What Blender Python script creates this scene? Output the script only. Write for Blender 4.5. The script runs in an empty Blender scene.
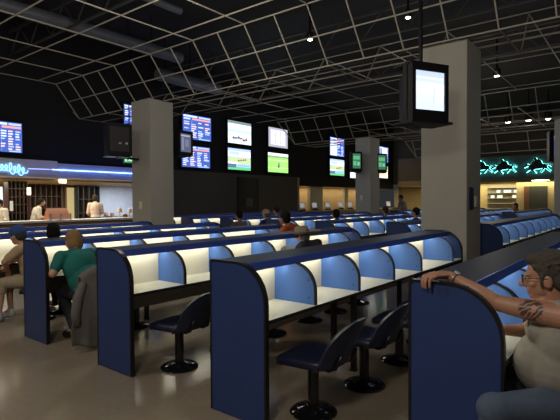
import bpy, bmesh, math, random
from mathutils import Vector, Matrix, Quaternion
random.seed(7)
scene = bpy.context.scene
COL = scene.collection
PI = math.pi

# ------------------------------------------------------------------ materials
MATS = {}
def new_mat(name):
    m = bpy.data.materials.new(name); m.use_nodes = True
    return m, m.node_tree.nodes, m.node_tree.links
def surf(name, col, rough=0.5, metal=0.0, var=0.12, scale=6.0, bump=0.0, spec=0.5, coat=0.0):
    """painted or laminated surface, colour gently broken up by noise in object space"""
    if name in MATS: return MATS[name]
    m, n, l = new_mat(name)
    b = n['Principled BSDF']
    tc = n.new('ShaderNodeTexCoord'); nz = n.new('ShaderNodeTexNoise')
    nz.inputs['Scale'].default_value = scale; nz.inputs['Detail'].default_value = 3
    l.new(tc.outputs['Object'], nz.inputs['Vector'])
    mx = n.new('ShaderNodeMix'); mx.data_type = 'RGBA'
    c = list(col)
    mx.inputs[6].default_value = [max(0, v*(1-var)) for v in c] + [1]
    mx.inputs[7].default_value = [min(1, v*(1+var)) for v in c] + [1]
    l.new(nz.outputs['Fac'], mx.inputs[0])
    l.new(mx.outputs[2], b.inputs['Base Color'])
    b.inputs['Roughness'].default_value = rough
    b.inputs['Metallic'].default_value = metal
    b.inputs['Specular IOR Level'].default_value = spec
    if coat: b.inputs['Coat Weight'].default_value = coat
    if bump:
        bp = n.new('ShaderNodeBump'); bp.inputs['Strength'].default_value = bump; bp.inputs['Distance'].default_value = 0.01
        l.new(nz.outputs['Fac'], bp.inputs['Height']); l.new(bp.outputs['Normal'], b.inputs['Normal'])
    MATS[name] = m
    return m
def glow(name, col, strength):
    if name in MATS: return MATS[name]
    m, n, l = new_mat(name)
    b = n['Principled BSDF']
    b.inputs['Base Color'].default_value = (*[v*0.3 for v in col], 1)
    b.inputs['Emission Color'].default_value = (*col, 1)
    b.inputs['Emission Strength'].default_value = strength
    b.inputs['Roughness'].default_value = 0.3
    MATS[name] = m
    return m

NAVY   = surf('navy_laminate', (0.021,0.046,0.165), 0.45, var=0.08, scale=9)
FASC   = surf('blue_fascia_laminate', (0.040,0.085,0.42), 0.38, var=0.06)
DIVB   = surf('divider_blue_laminate', (0.062,0.165,0.49), 0.5, var=0.05)
CREAM  = surf('cream_laminate', (0.60,0.58,0.47), 0.55, var=0.05)
DESK   = surf('desk_laminate', (0.60,0.59,0.49), 0.4, var=0.05)
EDGE   = surf('black_edging', (0.008,0.008,0.010), 0.4)
TOPB   = surf('top_laminate', (0.010,0.015,0.042), 0.5, var=0.08, spec=0.2)
BLKMET = surf('black_metal', (0.010,0.010,0.012), 0.32, metal=0.2, spec=0.6)
BLKGLO = surf('black_gloss', (0.008,0.008,0.010), 0.12, spec=0.7)
VINYL  = surf('seat_vinyl', (0.012,0.017,0.045), 0.42, var=0.2, scale=20)
MODEST = surf('modesty_panel', (0.36,0.33,0.28), 0.6)
COLUMN = surf('column_paint', (0.46,0.44,0.385), 0.8, var=0.05, scale=3)
BLACKW = surf('black_wall_paint', (0.009,0.009,0.011), 0.85)
BROWNW = surf('brown_wall_paint', (0.085,0.072,0.060), 0.75)
DOORBR = surf('dark_door', (0.028,0.023,0.020), 0.6)
TANW   = surf('tan_wall', (0.42,0.31,0.16), 0.7)
CREAMW = surf('cream_wall', (0.62,0.56,0.38), 0.7)
WOOD   = surf('brown_panelling', (0.22,0.12,0.05), 0.55, scale=4)
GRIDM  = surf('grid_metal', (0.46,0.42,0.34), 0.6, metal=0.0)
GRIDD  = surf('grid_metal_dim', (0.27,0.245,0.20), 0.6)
DUCT   = surf('duct_metal', (0.14,0.155,0.19), 0.5, metal=0.3)
TVCASE = surf('tv_case', (0.010,0.010,0.012), 0.6, spec=0.25)
STEEL  = surf('steel', (0.45,0.46,0.48), 0.3, metal=0.8)
WHITEP = surf('white_paint', (0.72,0.72,0.70), 0.6)
TILEW  = surf('pale_tile', (0.46,0.50,0.58), 0.45)
PLATE  = surf('plate_plastic', (0.80,0.77,0.68), 0.5)

def floor_mat():
    m, n, l = new_mat('polished_floor'); b = n['Principled BSDF']
    tc = n.new('ShaderNodeTexCoord')
    a = n.new('ShaderNodeTexNoise'); a.inputs['Scale'].default_value = 0.9; a.inputs['Detail'].default_value = 6
    c = n.new('ShaderNodeTexNoise'); c.inputs['Scale'].default_value = 22; c.inputs['Detail'].default_value = 4
    l.new(tc.outputs['Object'], a.inputs['Vector']); l.new(tc.outputs['Object'], c.inputs['Vector'])
    mx = n.new('ShaderNodeMix'); mx.data_type = 'RGBA'
    mx.inputs[6].default_value = (0.275,0.225,0.165,1); mx.inputs[7].default_value = (0.39,0.325,0.245,1)
    l.new(a.outputs['Fac'], mx.inputs[0])
    mu = n.new('ShaderNodeMix'); mu.data_type = 'RGBA'; mu.blend_type = 'MULTIPLY'; mu.inputs[0].default_value = 0.35
    l.new(mx.outputs[2], mu.inputs[6]); l.new(c.outputs['Color'], mu.inputs[7])
    l.new(mu.outputs[2], b.inputs['Base Color'])
    rr = n.new('ShaderNodeMapRange'); rr.inputs['To Min'].default_value = 0.12; rr.inputs['To Max'].default_value = 0.24
    l.new(a.outputs['Fac'], rr.inputs['Value']); l.new(rr.outputs['Result'], b.inputs['Roughness'])
    bp = n.new('ShaderNodeBump'); bp.inputs['Strength'].default_value = 0.06; bp.inputs['Distance'].default_value = 0.02
    l.new(a.outputs['Fac'], bp.inputs['Height']); l.new(bp.outputs['Normal'], b.inputs['Normal'])
    b.inputs['Specular IOR Level'].default_value = 0.55
    return m
FLOOR = floor_mat()

# ------------------------------------------------------------------ mesh builder
class MB:
    def __init__(s): s.v=[]; s.f=[]; s.mi=[]
    def add(s, vs, fs, mi=0):
        o=len(s.v); s.v += [tuple(v) for v in vs]
        s.f += [tuple(i+o for i in f) for f in fs]; s.mi += [mi]*len(fs)
        return s
    def box(s, a, b, mi=0, M=None):
        x0,y0,z0=a; x1,y1,z1=b
        vs=[Vector(p) for p in ((x0,y0,z0),(x1,y0,z0),(x1,y1,z0),(x0,y1,z0),(x0,y0,z1),(x1,y0,z1),(x1,y1,z1),(x0,y1,z1))]
        if M: vs=[M@v for v in vs]
        return s.add(vs, ((0,3,2,1),(4,5,6,7),(0,1,5,4),(1,2,6,5),(2,3,7,6),(3,0,4,7)), mi)
    def bar(s, p, q, w, h=None, mi=0, up=(0,0,1)):
        p=Vector(p); q=Vector(q); h=h or w; d=(q-p)
        L=d.length; d.normalize(); up=Vector(up)
        if abs(d.dot(up))>0.98: up=Vector((1,0,0))
        sx=d.cross(up).normalized(); uz=sx.cross(d)
        vs=[]
        for e in (p,q):
            for a,b in ((-1,-1),(1,-1),(1,1),(-1,1)): vs.append(e+sx*(a*w/2)+uz*(b*h/2))
        return s.add(vs, ((0,1,2,3)[::-1],(4,5,6,7),(0,1,5,4),(1,2,6,5),(2,3,7,6),(3,0,4,7)), mi)
    def tube(s, pts, r, n=8, mi=0, closed=False):
        pts=[Vector(p) for p in pts]; R=r if isinstance(r,(list,tuple)) else [r]*len(pts)
        rings=[]; N=len(pts); pn=None
        for i,p in enumerate(pts):
            if closed: d=pts[(i+1)%N]-pts[i-1]
            else: d=pts[min(i+1,N-1)]-pts[max(i-1,0)]
            d.normalize()
            if pn is None:
                a=Vector((0,0,1)) if abs(d.z)<0.9 else Vector((1,0,0))
                pn=d.cross(a).normalized()
            pn=(pn-d*pn.dot(d)).normalized(); bn=d.cross(pn)
            rings.append([p+(pn*math.cos(2*PI*k/n)+bn*math.sin(2*PI*k/n))*R[i] for k in range(n)])
        vs=[v for r_ in rings for v in r_]; fs=[]
        for i in range(N if closed else N-1):
            j=(i+1)%N
            for k in range(n): fs.append((i*n+k,i*n+(k+1)%n,j*n+(k+1)%n,j*n+k))
        if not closed: fs += [tuple(range(n))[::-1], tuple((N-1)*n+k for k in range(n))]
        return s.add(vs,fs,mi)
    def lathe(s, prof, c=(0,0,0), n=20, mi=0):
        vs=[];fs=[]; c=Vector(c); m=len(prof)
        for r,z in prof:
            for k in range(n): vs.append(c+Vector((r*math.cos(2*PI*k/n), r*math.sin(2*PI*k/n), z)))
        for i in range(m-1):
            for k in range(n): fs.append((i*n+k,i*n+(k+1)%n,(i+1)*n+(k+1)%n,(i+1)*n+k))
        fs += [tuple(range(n))[::-1], tuple((m-1)*n+k for k in range(n))]
        return s.add(vs,fs,mi)
    def prism(s, poly, axis, a, b, mi=0, rim=None):
        """poly: 2D outline, extruded along axis from a to b (axis 'x': poly is (y,z); 'y': (x,z); 'z': (x,y))"""
        def P(u,v,t): return {'x':(t,u,v),'y':(u,t,v),'z':(u,v,t)}[axis]
        n=len(poly); vs=[P(u,v,a) for u,v in poly]+[P(u,v,b) for u,v in poly]
        s.add(vs, (tuple(range(n)), tuple(range(n,2*n))[::-1]), mi)
        o=len(s.v)-2*n
        for i in range(n):
            j=(i+1)%n; s.f.append((o+i,o+i+n,o+j+n,o+j)); s.mi.append(mi if rim is None else rim)
        return s
    def ell(s, c, r, n=16, m=10, M=None, mi=0):
        vs=[];fs=[]
        c=Vector(c); 
        for i in range(m+1):
            t=PI*i/m
            for k in range(n):
                v=Vector((r[0]*math.sin(t)*math.cos(2*PI*k/n), r[1]*math.sin(t)*math.sin(2*PI*k/n), r[2]*math.cos(t)))
                if M: v=M@v
                vs.append(c+v)
        for i in range(m):
            for k in range(n): fs.append((i*n+k,(i+1)*n+k,(i+1)*n+(k+1)%n,i*n+(k+1)%n))
        return s.add(vs,fs,mi)
    def cap(s, p, q, r1, r2, n=12, mi=0, flat=1.0):
        """tapered capsule"""
        p=Vector(p);q=Vector(q);d=(q-p);L=d.length
        if L<1e-6: return s.ell(p,(r1,r1,r1))
        d/=L; pts=[];rs=[]
        for t in (1.0,0.92,0.7,0.38): pts.append(p-d*r1*t); rs.append(r1*math.sqrt(max(0.003,1-t*t)))
        for i in range(5): t=i/4; pts.append(p+d*L*t); rs.append(r1+(r2-r1)*t)
        for t in (0.38,0.7,0.92,1.0): pts.append(q+d*r2*t); rs.append(r2*math.sqrt(max(0.003,1-t*t)))
        return s.tube(pts,rs,n,mi)
    def mesh(s, name, mats, smooth=None):
        me=bpy.data.meshes.new(name); me.from_pydata(s.v,[],s.f); 
        bm=bmesh.new(); bm.from_mesh(me)
        bmesh.ops.remove_doubles(bm, verts=bm.verts, dist=1e-6)
        bm.to_mesh(me) if False else None
        bm.free()
        for m in (mats if isinstance(mats,(list,tuple)) else [mats]): me.materials.append(m)
        me.polygons.foreach_set('material_index', s.mi)
        bm=bmesh.new(); bm.from_mesh(me); bmesh.ops.recalc_face_normals(bm, faces=bm.faces); bm.to_mesh(me); bm.free()
        me.update()
        if smooth: me.shade_smooth(); 
        if smooth and smooth!=True:
            try: me.set_sharp_from_angle(angle=math.radians(smooth))
            except Exception: pass
        return me
    def obj(s, name, mats, parent=None, smooth=None):
        return link(name, s.mesh(name, mats, smooth), parent)
def link(name, data, parent=None):
    o=bpy.data.objects.new(name, data); COL.objects.link(o)
    if parent: o.parent=parent
    return o
def tag(o, label=None, cat=None, group=None, kind=None):
    if label: o['label']=label
    if cat: o['category']=cat
    if group: o['group']=group
    if kind: o['kind']=kind
    return o
def thing(name, label, cat, loc=(0,0,0), rz=0.0, group=None):
    o=link(name,None); o.empty_display_size=0.1
    o.location=loc; o.rotation_euler=(0,0,rz)
    return tag(o,label,cat,group)
def struct(o): o['kind']='structure'; return o
def copy_tree(o, parent=None):
    c=o.copy(); COL.objects.link(c)
    if parent: c.parent=parent
    for ch in list(o.children): copy_tree(ch,c)
    return c
def bevel_mesh(me, w, seg=2, angle=35):
    bm=bmesh.new(); bm.from_mesh(me)
    es=[e for e in bm.edges if len(e.link_faces)==2 and e.calc_face_angle(0)>math.radians(angle)]
    bmesh.ops.bevel(bm, geom=es, offset=w, segments=seg, affect='EDGES', profile=0.6)
    bm.to_mesh(me); bm.free(); return me

# ------------------------------------------------------------------ camera (fitted to the photograph)
YAW=math.radians(38.11); PIT=math.radians(-1.134); ROLL=math.radians(-0.286); H=1.62; FPX=469.2
Fv=Vector((math.cos(YAW)*math.cos(PIT), math.sin(YAW)*math.cos(PIT), math.sin(PIT)))
Rv=Vector((math.sin(YAW),-math.cos(YAW),0)); Uv=Rv.cross(Fv)
c_,s_=math.cos(ROLL),math.sin(ROLL); Rv,Uv=c_*Rv+s_*Uv,-s_*Rv+c_*Uv
cam=bpy.data.cameras.new('camera'); co=link('camera',cam)
cam.sensor_width=36; cam.lens=FPX*36/560; cam.clip_start=0.05; cam.clip_end=200
M=Matrix.Identity(4)
for i in range(3): M[i][0]=Rv[i]; M[i][1]=Uv[i]; M[i][2]=-Fv[i]; M[i][3]=(0,0,H)[i]
co.matrix_world=M; scene.camera=co

# ------------------------------------------------------------------ room shell
WALLY=14.6; FARX=32.0
struct(MB().add([(-6,-8,0),(FARX+3,-8,0),(FARX+3,20,0),(-6,20,0)],[(0,1,2,3)]).obj('floor',FLOOR))
struct(MB().add([(-6,-8,7),(-6,20,7),(FARX+3,20,7),(FARX+3,-8,7)],[(0,1,2,3)]).obj('ceiling',BLACKW))
# left wall: black upper part, brown lower part between kitchen and betting windows
w=MB()
w.box((-6,WALLY,2.80),(11.2,WALLY+0.3,7)); w.box((11.2,WALLY,2.85),(20.3,WALLY+0.3,7)); w.box((20.3,WALLY,2.42),(FARX,WALLY+0.3,7))
struct(w.obj('wall_left',BLACKW))
struct(MB().box((11.0,WALLY+0.02,0),(20.3,WALLY+0.3,2.85)).obj('wall_left_lower',BROWNW))
struct(MB().box((FARX,-8,2.75),(FARX+0.3,WALLY,7)).obj('wall_far',surf('far_wall_paint',(0.10,0.09,0.075),0.8)))
struct(MB().box((-6.3,-8,0),(-6,20,7)).obj('wall_near',BLACKW))
struct(MB().box((-6,-8.3,0),(FARX+3,-8,7)).obj('wall_right',BLACKW))
# door in the brown wall
d1=struct(MB().box((15.6,WALLY-0.03,0),(16.85,WALLY+0.01,2.62)).obj('door_1',DOORBR))
MB().box((15.5,WALLY-0.05,0),(15.6,WALLY+0.015,2.70)).box((16.85,WALLY-0.05,0),(16.95,WALLY+0.015,2.70)).box((15.5,WALLY-0.05,2.62),(16.95,WALLY+0.015,2.70)).obj('door_frame',surf('door_frame',(0.02,0.018,0.017),0.5),d1)
MB().box((16.05,WALLY-0.045,1.35),(16.5,WALLY-0.028,1.75)).obj('door_panel',surf('door_notice',(0.10,0.09,0.075),0.6),d1)

# columns
def column(x0,y0,x1,y1,name='column',h=4.32):
    me=MB().box((x0,y0,0),(x1,y1,h)).mesh(name,COLUMN); bevel_mesh(me,0.012,2)
    o=link(name,me); struct(o); return o
column(8.15,2.40,8.98,3.19)
column(7.60,10.27,8.36,11.09)
column(18.1,9.30,18.97,10.02)
column(18.1,1.66,18.95,2.49)

# ------------------------------------------------------------------ carrel rows
HP,HD,DP=1.171,0.766,0.561
def arc(y0,z0,y1,z1,n=9):
    """quarter ellipse from top (y0,z1 high) to front"""
    return [(y0+(y1-y0)*math.sin(PI/2*i/n), z1+(z0-z1)*math.cos(PI/2*i/n)) for i in range(n+1)]
def end_profile(d,hp,inset=0.0):
    r=0.29
    top=[(-inset,0.0+inset*0.5),(-inset,hp-inset-0.015),(-inset-0.015,hp-inset)]
    a=arc(-(d-r)+0.0, hp-inset, -d+inset, hp-r-0.01)
    return top+a+[(-d+inset,inset*0.5)]
_cache={}
def cached(key,fn):
    if key not in _cache: _cache[key]=fn()
    return _cache[key]
def make_row(label, x, y, divs, length, group, d=DP, hp=HP, lit=1.0, legs=(), detail=True):
    """x,y = back edge at the start of the row; row runs along +X, sitters on the -Y side"""
    t=thing('betting_carrel_row',label,'carrel desk row',(x,y,0),0,group)
    T=0.034
    def endp():
        b=MB().prism(end_profile(d,hp,0.012),'x',-T/2-0.001,T/2+0.001); return b.mesh('end_panel',NAVY)
    def trim():
        o=end_profile(d,hp,0.0); i=end_profile(d,hp,0.017); n=len(o); b=MB()
        vs=[(-T/2-.003,a,c) for a,c in o]+[(-T/2-.003,a,c) for a,c in i]+[(T/2+.003,a,c) for a,c in o]+[(T/2+.003,a,c) for a,c in i]
        fs=[]
        for k in range(n-1):
            fs+=[(k,k+1,n+k+1,n+k),(2*n+k,3*n+k,3*n+k+1,2*n+k+1),(k,2*n+k,2*n+k+1,k+1),(n+k,n+k+1,3*n+k+1,3*n+k)]
        b.add(vs,fs); return b.mesh('edge_trim',EDGE)
    for xx in (T/2,length-T/2):
        e=link('end_panel',cached(('end',d,hp),endp),t); e.location=(xx,0,0)
        r=link('edge_trim',cached(('trim',d,hp),trim),e)
    def divm():
        zt=hp-0.068; r=0.235
        prof=[(-0.125,HD+0.001),(-0.125,zt)]+arc(-(d-r),zt,-d+0.012,zt-r+0.01)+[(-d+0.012,HD+0.001)]
        b=MB().prism(prof,'x',-0.014,0.014,0,1)
        # black rim seen on the faces
        n=len(prof); inn=[]
        cy,cz=-0.33,HD+0.15
        for a,c in prof: inn.append((a+(0.013 if a<-0.2 else 0), c-(0.010 if c>HD+0.2 else 0)))
        for sx in (-0.0155,0.0155):
            vs=[(sx,a,c) for a,c in prof[1:]]+[(sx,a,c) for a,c in inn[1:]]; m=n-1
            b.add(vs,[(k,k+1,m+k+1,m+k) for k in range(m-1)],1)
        for sx in (-0.017,0.017):
            for zz in (HD+0.055,HD+0.20):
                q=[(sx,-d+0.075+0.008*math.cos(k*PI/4),zz+0.008*math.sin(k*PI/4)) for k in range(8)]
                b.add(q,[tuple(range(8))],1)
        return b.mesh('divider',[DIVB,EDGE])
    for xx in divs:
        o=link('divider',cached(('div',d,hp),divm),t); o.location=(xx,0,0)
    L=length
    def once(nm,fn): return link(nm,cached((nm,d,hp,L),fn),t)
    once('back_panel',lambda: MB().box((T,-0.125,HD-0.05),(L-T,-0.11,hp-0.031)).mesh('back_panel',CREAM))
    once('wiring_chase',lambda: MB().box((T,-0.11,HD-0.26),(L-T,-0.004,hp-0.031)).mesh('wiring_chase',MODEST))
    def desk():
        me=MB().box((T,-d+0.004,HD-0.028),(L-T,-0.125,HD)).mesh('desktop',[DESK,EDGE])
        for p in me.polygons:
            if p.normal.y<-0.5 or p.normal.z<-0.5: p.material_index=1
        return me
    once('desktop',desk)
    once('fascia',lambda: bevel_mesh(MB().box((T,-0.6*d-0.018,hp-0.080),(L-T,-0.6*d,hp-0.013)).mesh('fascia',FASC),0.004,1))
    once('top_cap',lambda: MB().box((T,-0.6*d,hp-0.03),(L-T,-0.002,hp-0.012)).mesh('top_cap',TOPB))
    tubes=once('light_tube',lambda: MB().tube([(0.08,-0.24,hp-0.05),(L-0.08,-0.24,hp-0.05)],0.013,8).mesh('light_tube',glow('tube_glow',(1.0,0.93,0.74),8.0),True))
    def legm():
        return MB().box((-0.022,-0.022,0.012),(0.022,0.022,HD-0.028)).box((-0.03,-0.03,0),(0.03,0.03,0.014)).mesh('leg',BLKMET)
    for (lx,ly) in legs:
        g=link('leg',cached('leg',legm),t); g.location=(lx,ly,0)
    li=bpy.data.lights.new('carrel_light','AREA'); li.shape='RECTANGLE'; li.size=L-0.16; li.size_y=0.05
    li.energy=ROWW*lit*L/4.5; li.color=(1.0,0.93,0.75)
    lo=link('carrel_light',li); lo.location=(x+L/2,y-0.225,hp-0.068)
    lo.rotation_euler=(math.radians(14),0,0)
    return t
ROWW=7.0
Y0=2.674; DY=1.6136
S1=(0.66,1.40,2.17,2.94,4.09)
LEG=((1.40,-0.26),(1.40,-0.48),(2.94,-0.26),(2.94,-0.48),(4.09,-0.26),(4.09,-0.48))
G1='lit betting carrel rows on the near side of the columns'
row={}
row[-1]=make_row('blue carrel row at right front, its end panel gripped by the grey-haired man',2.62,1.10,(0.61,1.38,2.15,2.92,3.69,4.46),5.3,G1,d=0.52,hp=1.16,legs=((1.46,-0.24),(2.95,-0.24)))
lab={0:'blue carrel row in the centre front with three empty pedestal chairs along it',
     1:'lit carrel row directly behind the centre front row, one pedestal chair beside its end panel',
     2:'lit carrel row where the woman in the teal shirt sits',
     3:'lit carrel row where the man in tan with the blue cap sits',
     4:'lit carrel row next to the food counter, farthest of the near rows'}
for k in range(5):
    xs={4:0}.get(k,0)
    row[k]=make_row(lab[k],2.5235,Y0+k*DY,S1,4.47 if k<4 else 4.0,G1,legs=LEG if k<3 else LEG[:4]) if k<4 else make_row(lab[k],2.5235,Y0+k*DY,S1[:4],3.95,G1,legs=LEG[:2])
G2='carrel rows beyond the first big column'
x2={0:9.36,1:9.05,2:8.82,3:9.0,4:9.0,5:9.0,6:9.0}
lab2=['long carrel row beside the big grey column, dark end panel at right of column',
      'long carrel row starting just left of the big grey column',
      'long carrel row in the hall middle, behind the man with the brim hat',
      'long carrel row behind the person in the orange-red shirt',
      'long carrel row in front of the brown wall, second from it',
      'long carrel row closest to the brown wall under the screens',
      'long carrel row right along the betting windows']
S2=tuple(0.66+0.86*i for i in range(9))
for k in range(7):
    make_row(lab2[k],x2[k],Y0+k*DY,S2,7.9,G2,legs=((1.52,-0.26),(3.24,-0.26),(4.96,-0.26)),lit=0.8)
G3='farthest carrel rows'
lab3=['far carrel row below the neon horses, nearest of the three',
      'far carrel row below the neon horses, with dark end panel at its start',
      'far carrel row below the neon horses, where a person raises both arms',
      'far carrel row past the slim grey column',
      'far carrel row past the slim grey column, nearer the betting windows']
for k in range(1,5):
    make_row(lab3[k],19.6 if k>1 else 18.9,Y0+k*DY,S2,7.9,G3,lit=0.7)

# ------------------------------------------------------------------ pedestal chairs
def make_chair():
    t=thing('pedestal_chair','x','chair')
    # base disc and post
    MB().lathe([(0.0,0.0),(0.178,0.0),(0.182,0.010),(0.165,0.026),(0.10,0.040),(0.055,0.052),(0.045,0.06)],n=28).obj('base',BLKGLO,t,40)
    MB().lathe([(0.043,0.05),(0.043,0.355),(0.052,0.36),(0.052,0.385)],n=20).obj('post',BLKGLO,t,40)
    MB().box((-0.13,-0.14,0.38),(0.13,0.14,0.40)).obj('seat_plate',BLKMET,t)
    # padded seat: rounded trapezoid, dished
    b=MB(); n=40
    def outl(k,s):
        a=2*PI*k/n; cx,sy=math.cos(a),math.sin(a); e=0.42
        px=math.copysign(abs(cx)**e,cx)*0.225*s; py=math.copysign(abs(sy)**e,sy)*0.225*s
        px*= 1.0+0.06*(py/0.225)
        return px,py+0.01
    prof=[(0.86,0.395),(0.97,0.405),(1.0,0.43),(0.985,0.452),(0.92,0.464),(0.6,0.462),(0.25,0.457)]
    vs=[];fs=[]
    for s,z in prof:
        for k in range(n):
            px,py=outl(k,s); vs.append((px,py,z-(0.02*max(0,py-0.12)/0.1 if s>0.5 else 0)))
    for i in range(len(prof)-1):
        for k in range(n): fs.append((i*n+k,i*n+(k+1)%n,(i+1)*n+(k+1)%n,(i+1)*n+k))
    fs+=[tuple(range(n))[::-1],tuple((len(prof)-1)*n+k for k in range(n))]
    b.add(vs,fs); b.obj('seat',VINYL,t,60)
    # curved shell backrest with a rounded top
    b=MB(); NU,NV=19,10; th=0.028
    def bp(u,v,off):
        # u -1..1 across, v 0..1 up
        ztop=0.845-0.0*u; wid=math.sqrt(max(0.0,1-(max(0,v-0.25)/0.75)**2.3))
        a=u*wid*0.95
        R=0.275+off
        x=R*math.sin(a)*0.93; y=-0.225*1.0-0.02-off*0.0+(0.275-R*math.cos(a))*0.75-0.10*v*v*0.9
        y=-0.235-(off)+(1-math.cos(a))*0.20-0.15*v
        z=0.42+0.355*v
        return (x,y,z)
    vs=[];fs=[]
    for off in (0.0,th):
        for j in range(NV+1):
            v=1-(1-j/NV)**1.6
            for i in range(NU+1): vs.append(bp(-1+2*i/NU,min(v,0.985),off))
    W=NU+1; S=W*(NV+1)
    for j in range(NV):
        for i in range(NU):
            a=j*W+i; fs.append((a,a+1,a+W+1,a+W)); fs.append((S+a,S+a+W,S+a+W+1,S+a+1))
    for j in range(NV):
        a=j*W; fs.append((a,a+W,S+a+W,S+a)); a=j*W+NU; fs.append((a,S+a,S+a+W,a+W))
    for i in range(NU):
        fs.append((i,S+i,S+i+1,i+1)); a=NV*W+i; fs.append((a,a+1,S+a+1,S+a))
    b.add(vs,fs); b.obj('backrest',VINYL,t,50)
    for sx in (-1,1):
        b=MB()
        b.tube([(sx*0.10,0.02,0.388),(sx*0.115,-0.20,0.392),(sx*0.118,-0.262,0.42),(sx*0.118,-0.305,0.52)],0.012,8)
        b.obj('back_bracket',BLKMET,t,True)
    for sx in (-1,1): MB().tube([(sx*0.225,-0.16,0.428),(sx*0.245,-0.165,0.428)],0.022,12).obj('pivot_cap',BLKGLO,t,40)
    return t
proto=make_chair(); first=[True]
def chair(x,y,rz,label,group):
    if first[0]: o=proto; first[0]=False
    else: o=copy_tree(proto)
    o.location=(x,y,0); o.rotation_euler=(0,0,rz); o['label']=label; o['group']=group
    return o
ordn=['nearest','second nearest','third nearest','fourth','fifth','last']
xa=[2.955,3.66,4.44,5.15,5.85,6.55]
for i,x in enumerate(xa):
    chair(x,Y0-DP-0.12+(0.01,-0.05,-0.03,0,0,0)[i],(0.05,-0.03,0.04,0,-.05,.03)[i],
      ['empty dark pedestal chair at the centre front row, closest to the camera','empty dark pedestal chair second along the centre front row',
       'empty dark pedestal chair third along the centre front row, half behind the right end panel','dark pedestal chair fourth along the centre front row',
       'dark pedestal chair fifth along the centre front row','dark pedestal chair last along the centre front row'][i],'chairs at the centre front row')
for i,x in enumerate([2.97,3.62,4.4,5.2,5.85,6.55]):
    chair(x,Y0+DY-DP-0.14,(0.1,0,-.05,0.02,0,0)[i],
      ['empty dark pedestal chair between the two nearest full end panels','dark pedestal chair seen under the centre front desk, leftmost seat there',
       'dark pedestal chair seen under the centre front desk, second seat there','dark pedestal chair under the man in the brim hat',
       'dark pedestal chair seen under the centre front desk, past the brim hat man','dark pedestal chair seen under the centre front desk, farthest seat'][i],'chairs at the second row')
chair(3.02,5.12,-0.15,'dark pedestal chair under the woman in teal, draped with a grey jacket','chairs at the rows on the left')
chair(3.60,Y0+2*DY-DP-0.14,0,'dark pedestal chair beside the woman in the teal shirt','chairs at the rows on the left')
chair(3.04,6.58,0.8,'dark pedestal chair under the man in tan with blue cap','chairs at the rows on the left')
chair(3.42,6.78,0,'dark pedestal chair under the dark-haired person behind the teal woman','chairs at the rows on the left')
chair(2.98,0.34,0.1,'dark pedestal chair under the grey-haired man at right','chair of the man at right')

# ------------------------------------------------------------------ ceiling lattice
ZL,ZH=4.30,5.28
def lattice_band(xl, xh, y0, y1, mat, step=0.79, w=0.021, end=True, ph=0.0):
    b=MB()
    for f in (0,0.5,1):
        X=xl+(xh-xl)*f; Z=ZL+(ZH-ZL)*f
        b.bar((X,y0,Z),(X,y1,Z),w)
    y=y1-ph
    while y>=y0-0.01:
        b.bar((xl,y,ZL),(xh,y,ZH),w); y-=step
    if end:  # sloped end frame
        b.bar((xl,y1,ZL),(xh-0.0,y1+0.45,ZH),w)
        b.bar((xh,y1,ZH),(xh,y1+0.45,ZH),w)
    return b
GROUPC='suspended open lattice ceiling'
b=lattice_band(8.0,7.25,-1.19,14.61-0.1,GRIDM,ph=0.0)
struct(b.obj('ceiling_lattice',GRIDM))
# flat lattice strip behind the lower edge, and the rise on its far side
b=MB()
for X in (8.75,9.55): b.bar((X,-1.2,ZL),(X,14.5,ZL),0.024)
y=14.5
while y>-1.2:
    b.bar((8.0,y,ZL),(9.55,y,ZL),0.022); y-=1.58
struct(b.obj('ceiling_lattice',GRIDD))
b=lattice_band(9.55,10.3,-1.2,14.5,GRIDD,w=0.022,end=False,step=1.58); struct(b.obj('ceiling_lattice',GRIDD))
def flat_lattice(xs, ys, z, x0,x1,y0,y1, w, mat):
    b=MB()
    for X in xs: b.bar((X,y0,z),(X,y1,z),w)
    for Y in ys: b.bar((x0,Y,z),(x1,Y,z),w)
    return struct(b.obj('ceiling_lattice',mat))
ys=[6.606-0.0+1.58*i for i in range(-5,6)]
flat_lattice((6.70,5.4,4.1,2.8,1.5,0.2), ys, ZH, -1,7.25,-1.3,14.5, 0.020, GRIDM)
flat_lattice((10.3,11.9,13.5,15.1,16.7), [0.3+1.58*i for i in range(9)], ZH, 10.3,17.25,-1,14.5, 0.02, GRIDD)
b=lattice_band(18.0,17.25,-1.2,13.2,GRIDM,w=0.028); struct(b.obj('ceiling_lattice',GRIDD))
b=MB()
for X in (18.8,19.6): b.bar((X,-1.2,ZL),(X,13.2,ZL),0.026)
y=13.2
while y>-1.2: b.bar((18.0,y,ZL),(19.6,y,ZL),0.024); y-=1.58
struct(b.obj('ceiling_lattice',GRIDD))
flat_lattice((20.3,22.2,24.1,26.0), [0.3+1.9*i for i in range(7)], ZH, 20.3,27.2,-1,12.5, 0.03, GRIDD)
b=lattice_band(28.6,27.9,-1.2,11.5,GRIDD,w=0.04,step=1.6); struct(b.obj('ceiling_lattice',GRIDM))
# open web joists above the lattice
for X in (2.2,5.9,11.2,14.8):
    b=MB(); b.bar((X,-3,6.5),(X,14.5,6.5),0.07); b.bar((X,-3,5.85),(X,14.5,5.85),0.05)
    y=-3; s=0
    while y<14.2:
        b.bar((X,y,5.85 if s%2 else 6.5),(X,y+0.6,6.5 if s%2 else 5.85),0.03); y+=0.6; s+=1
    tag(struct(b.obj('roof_joist',surf('joist_paint',(0.05,0.047,0.043),0.6))))
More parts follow.
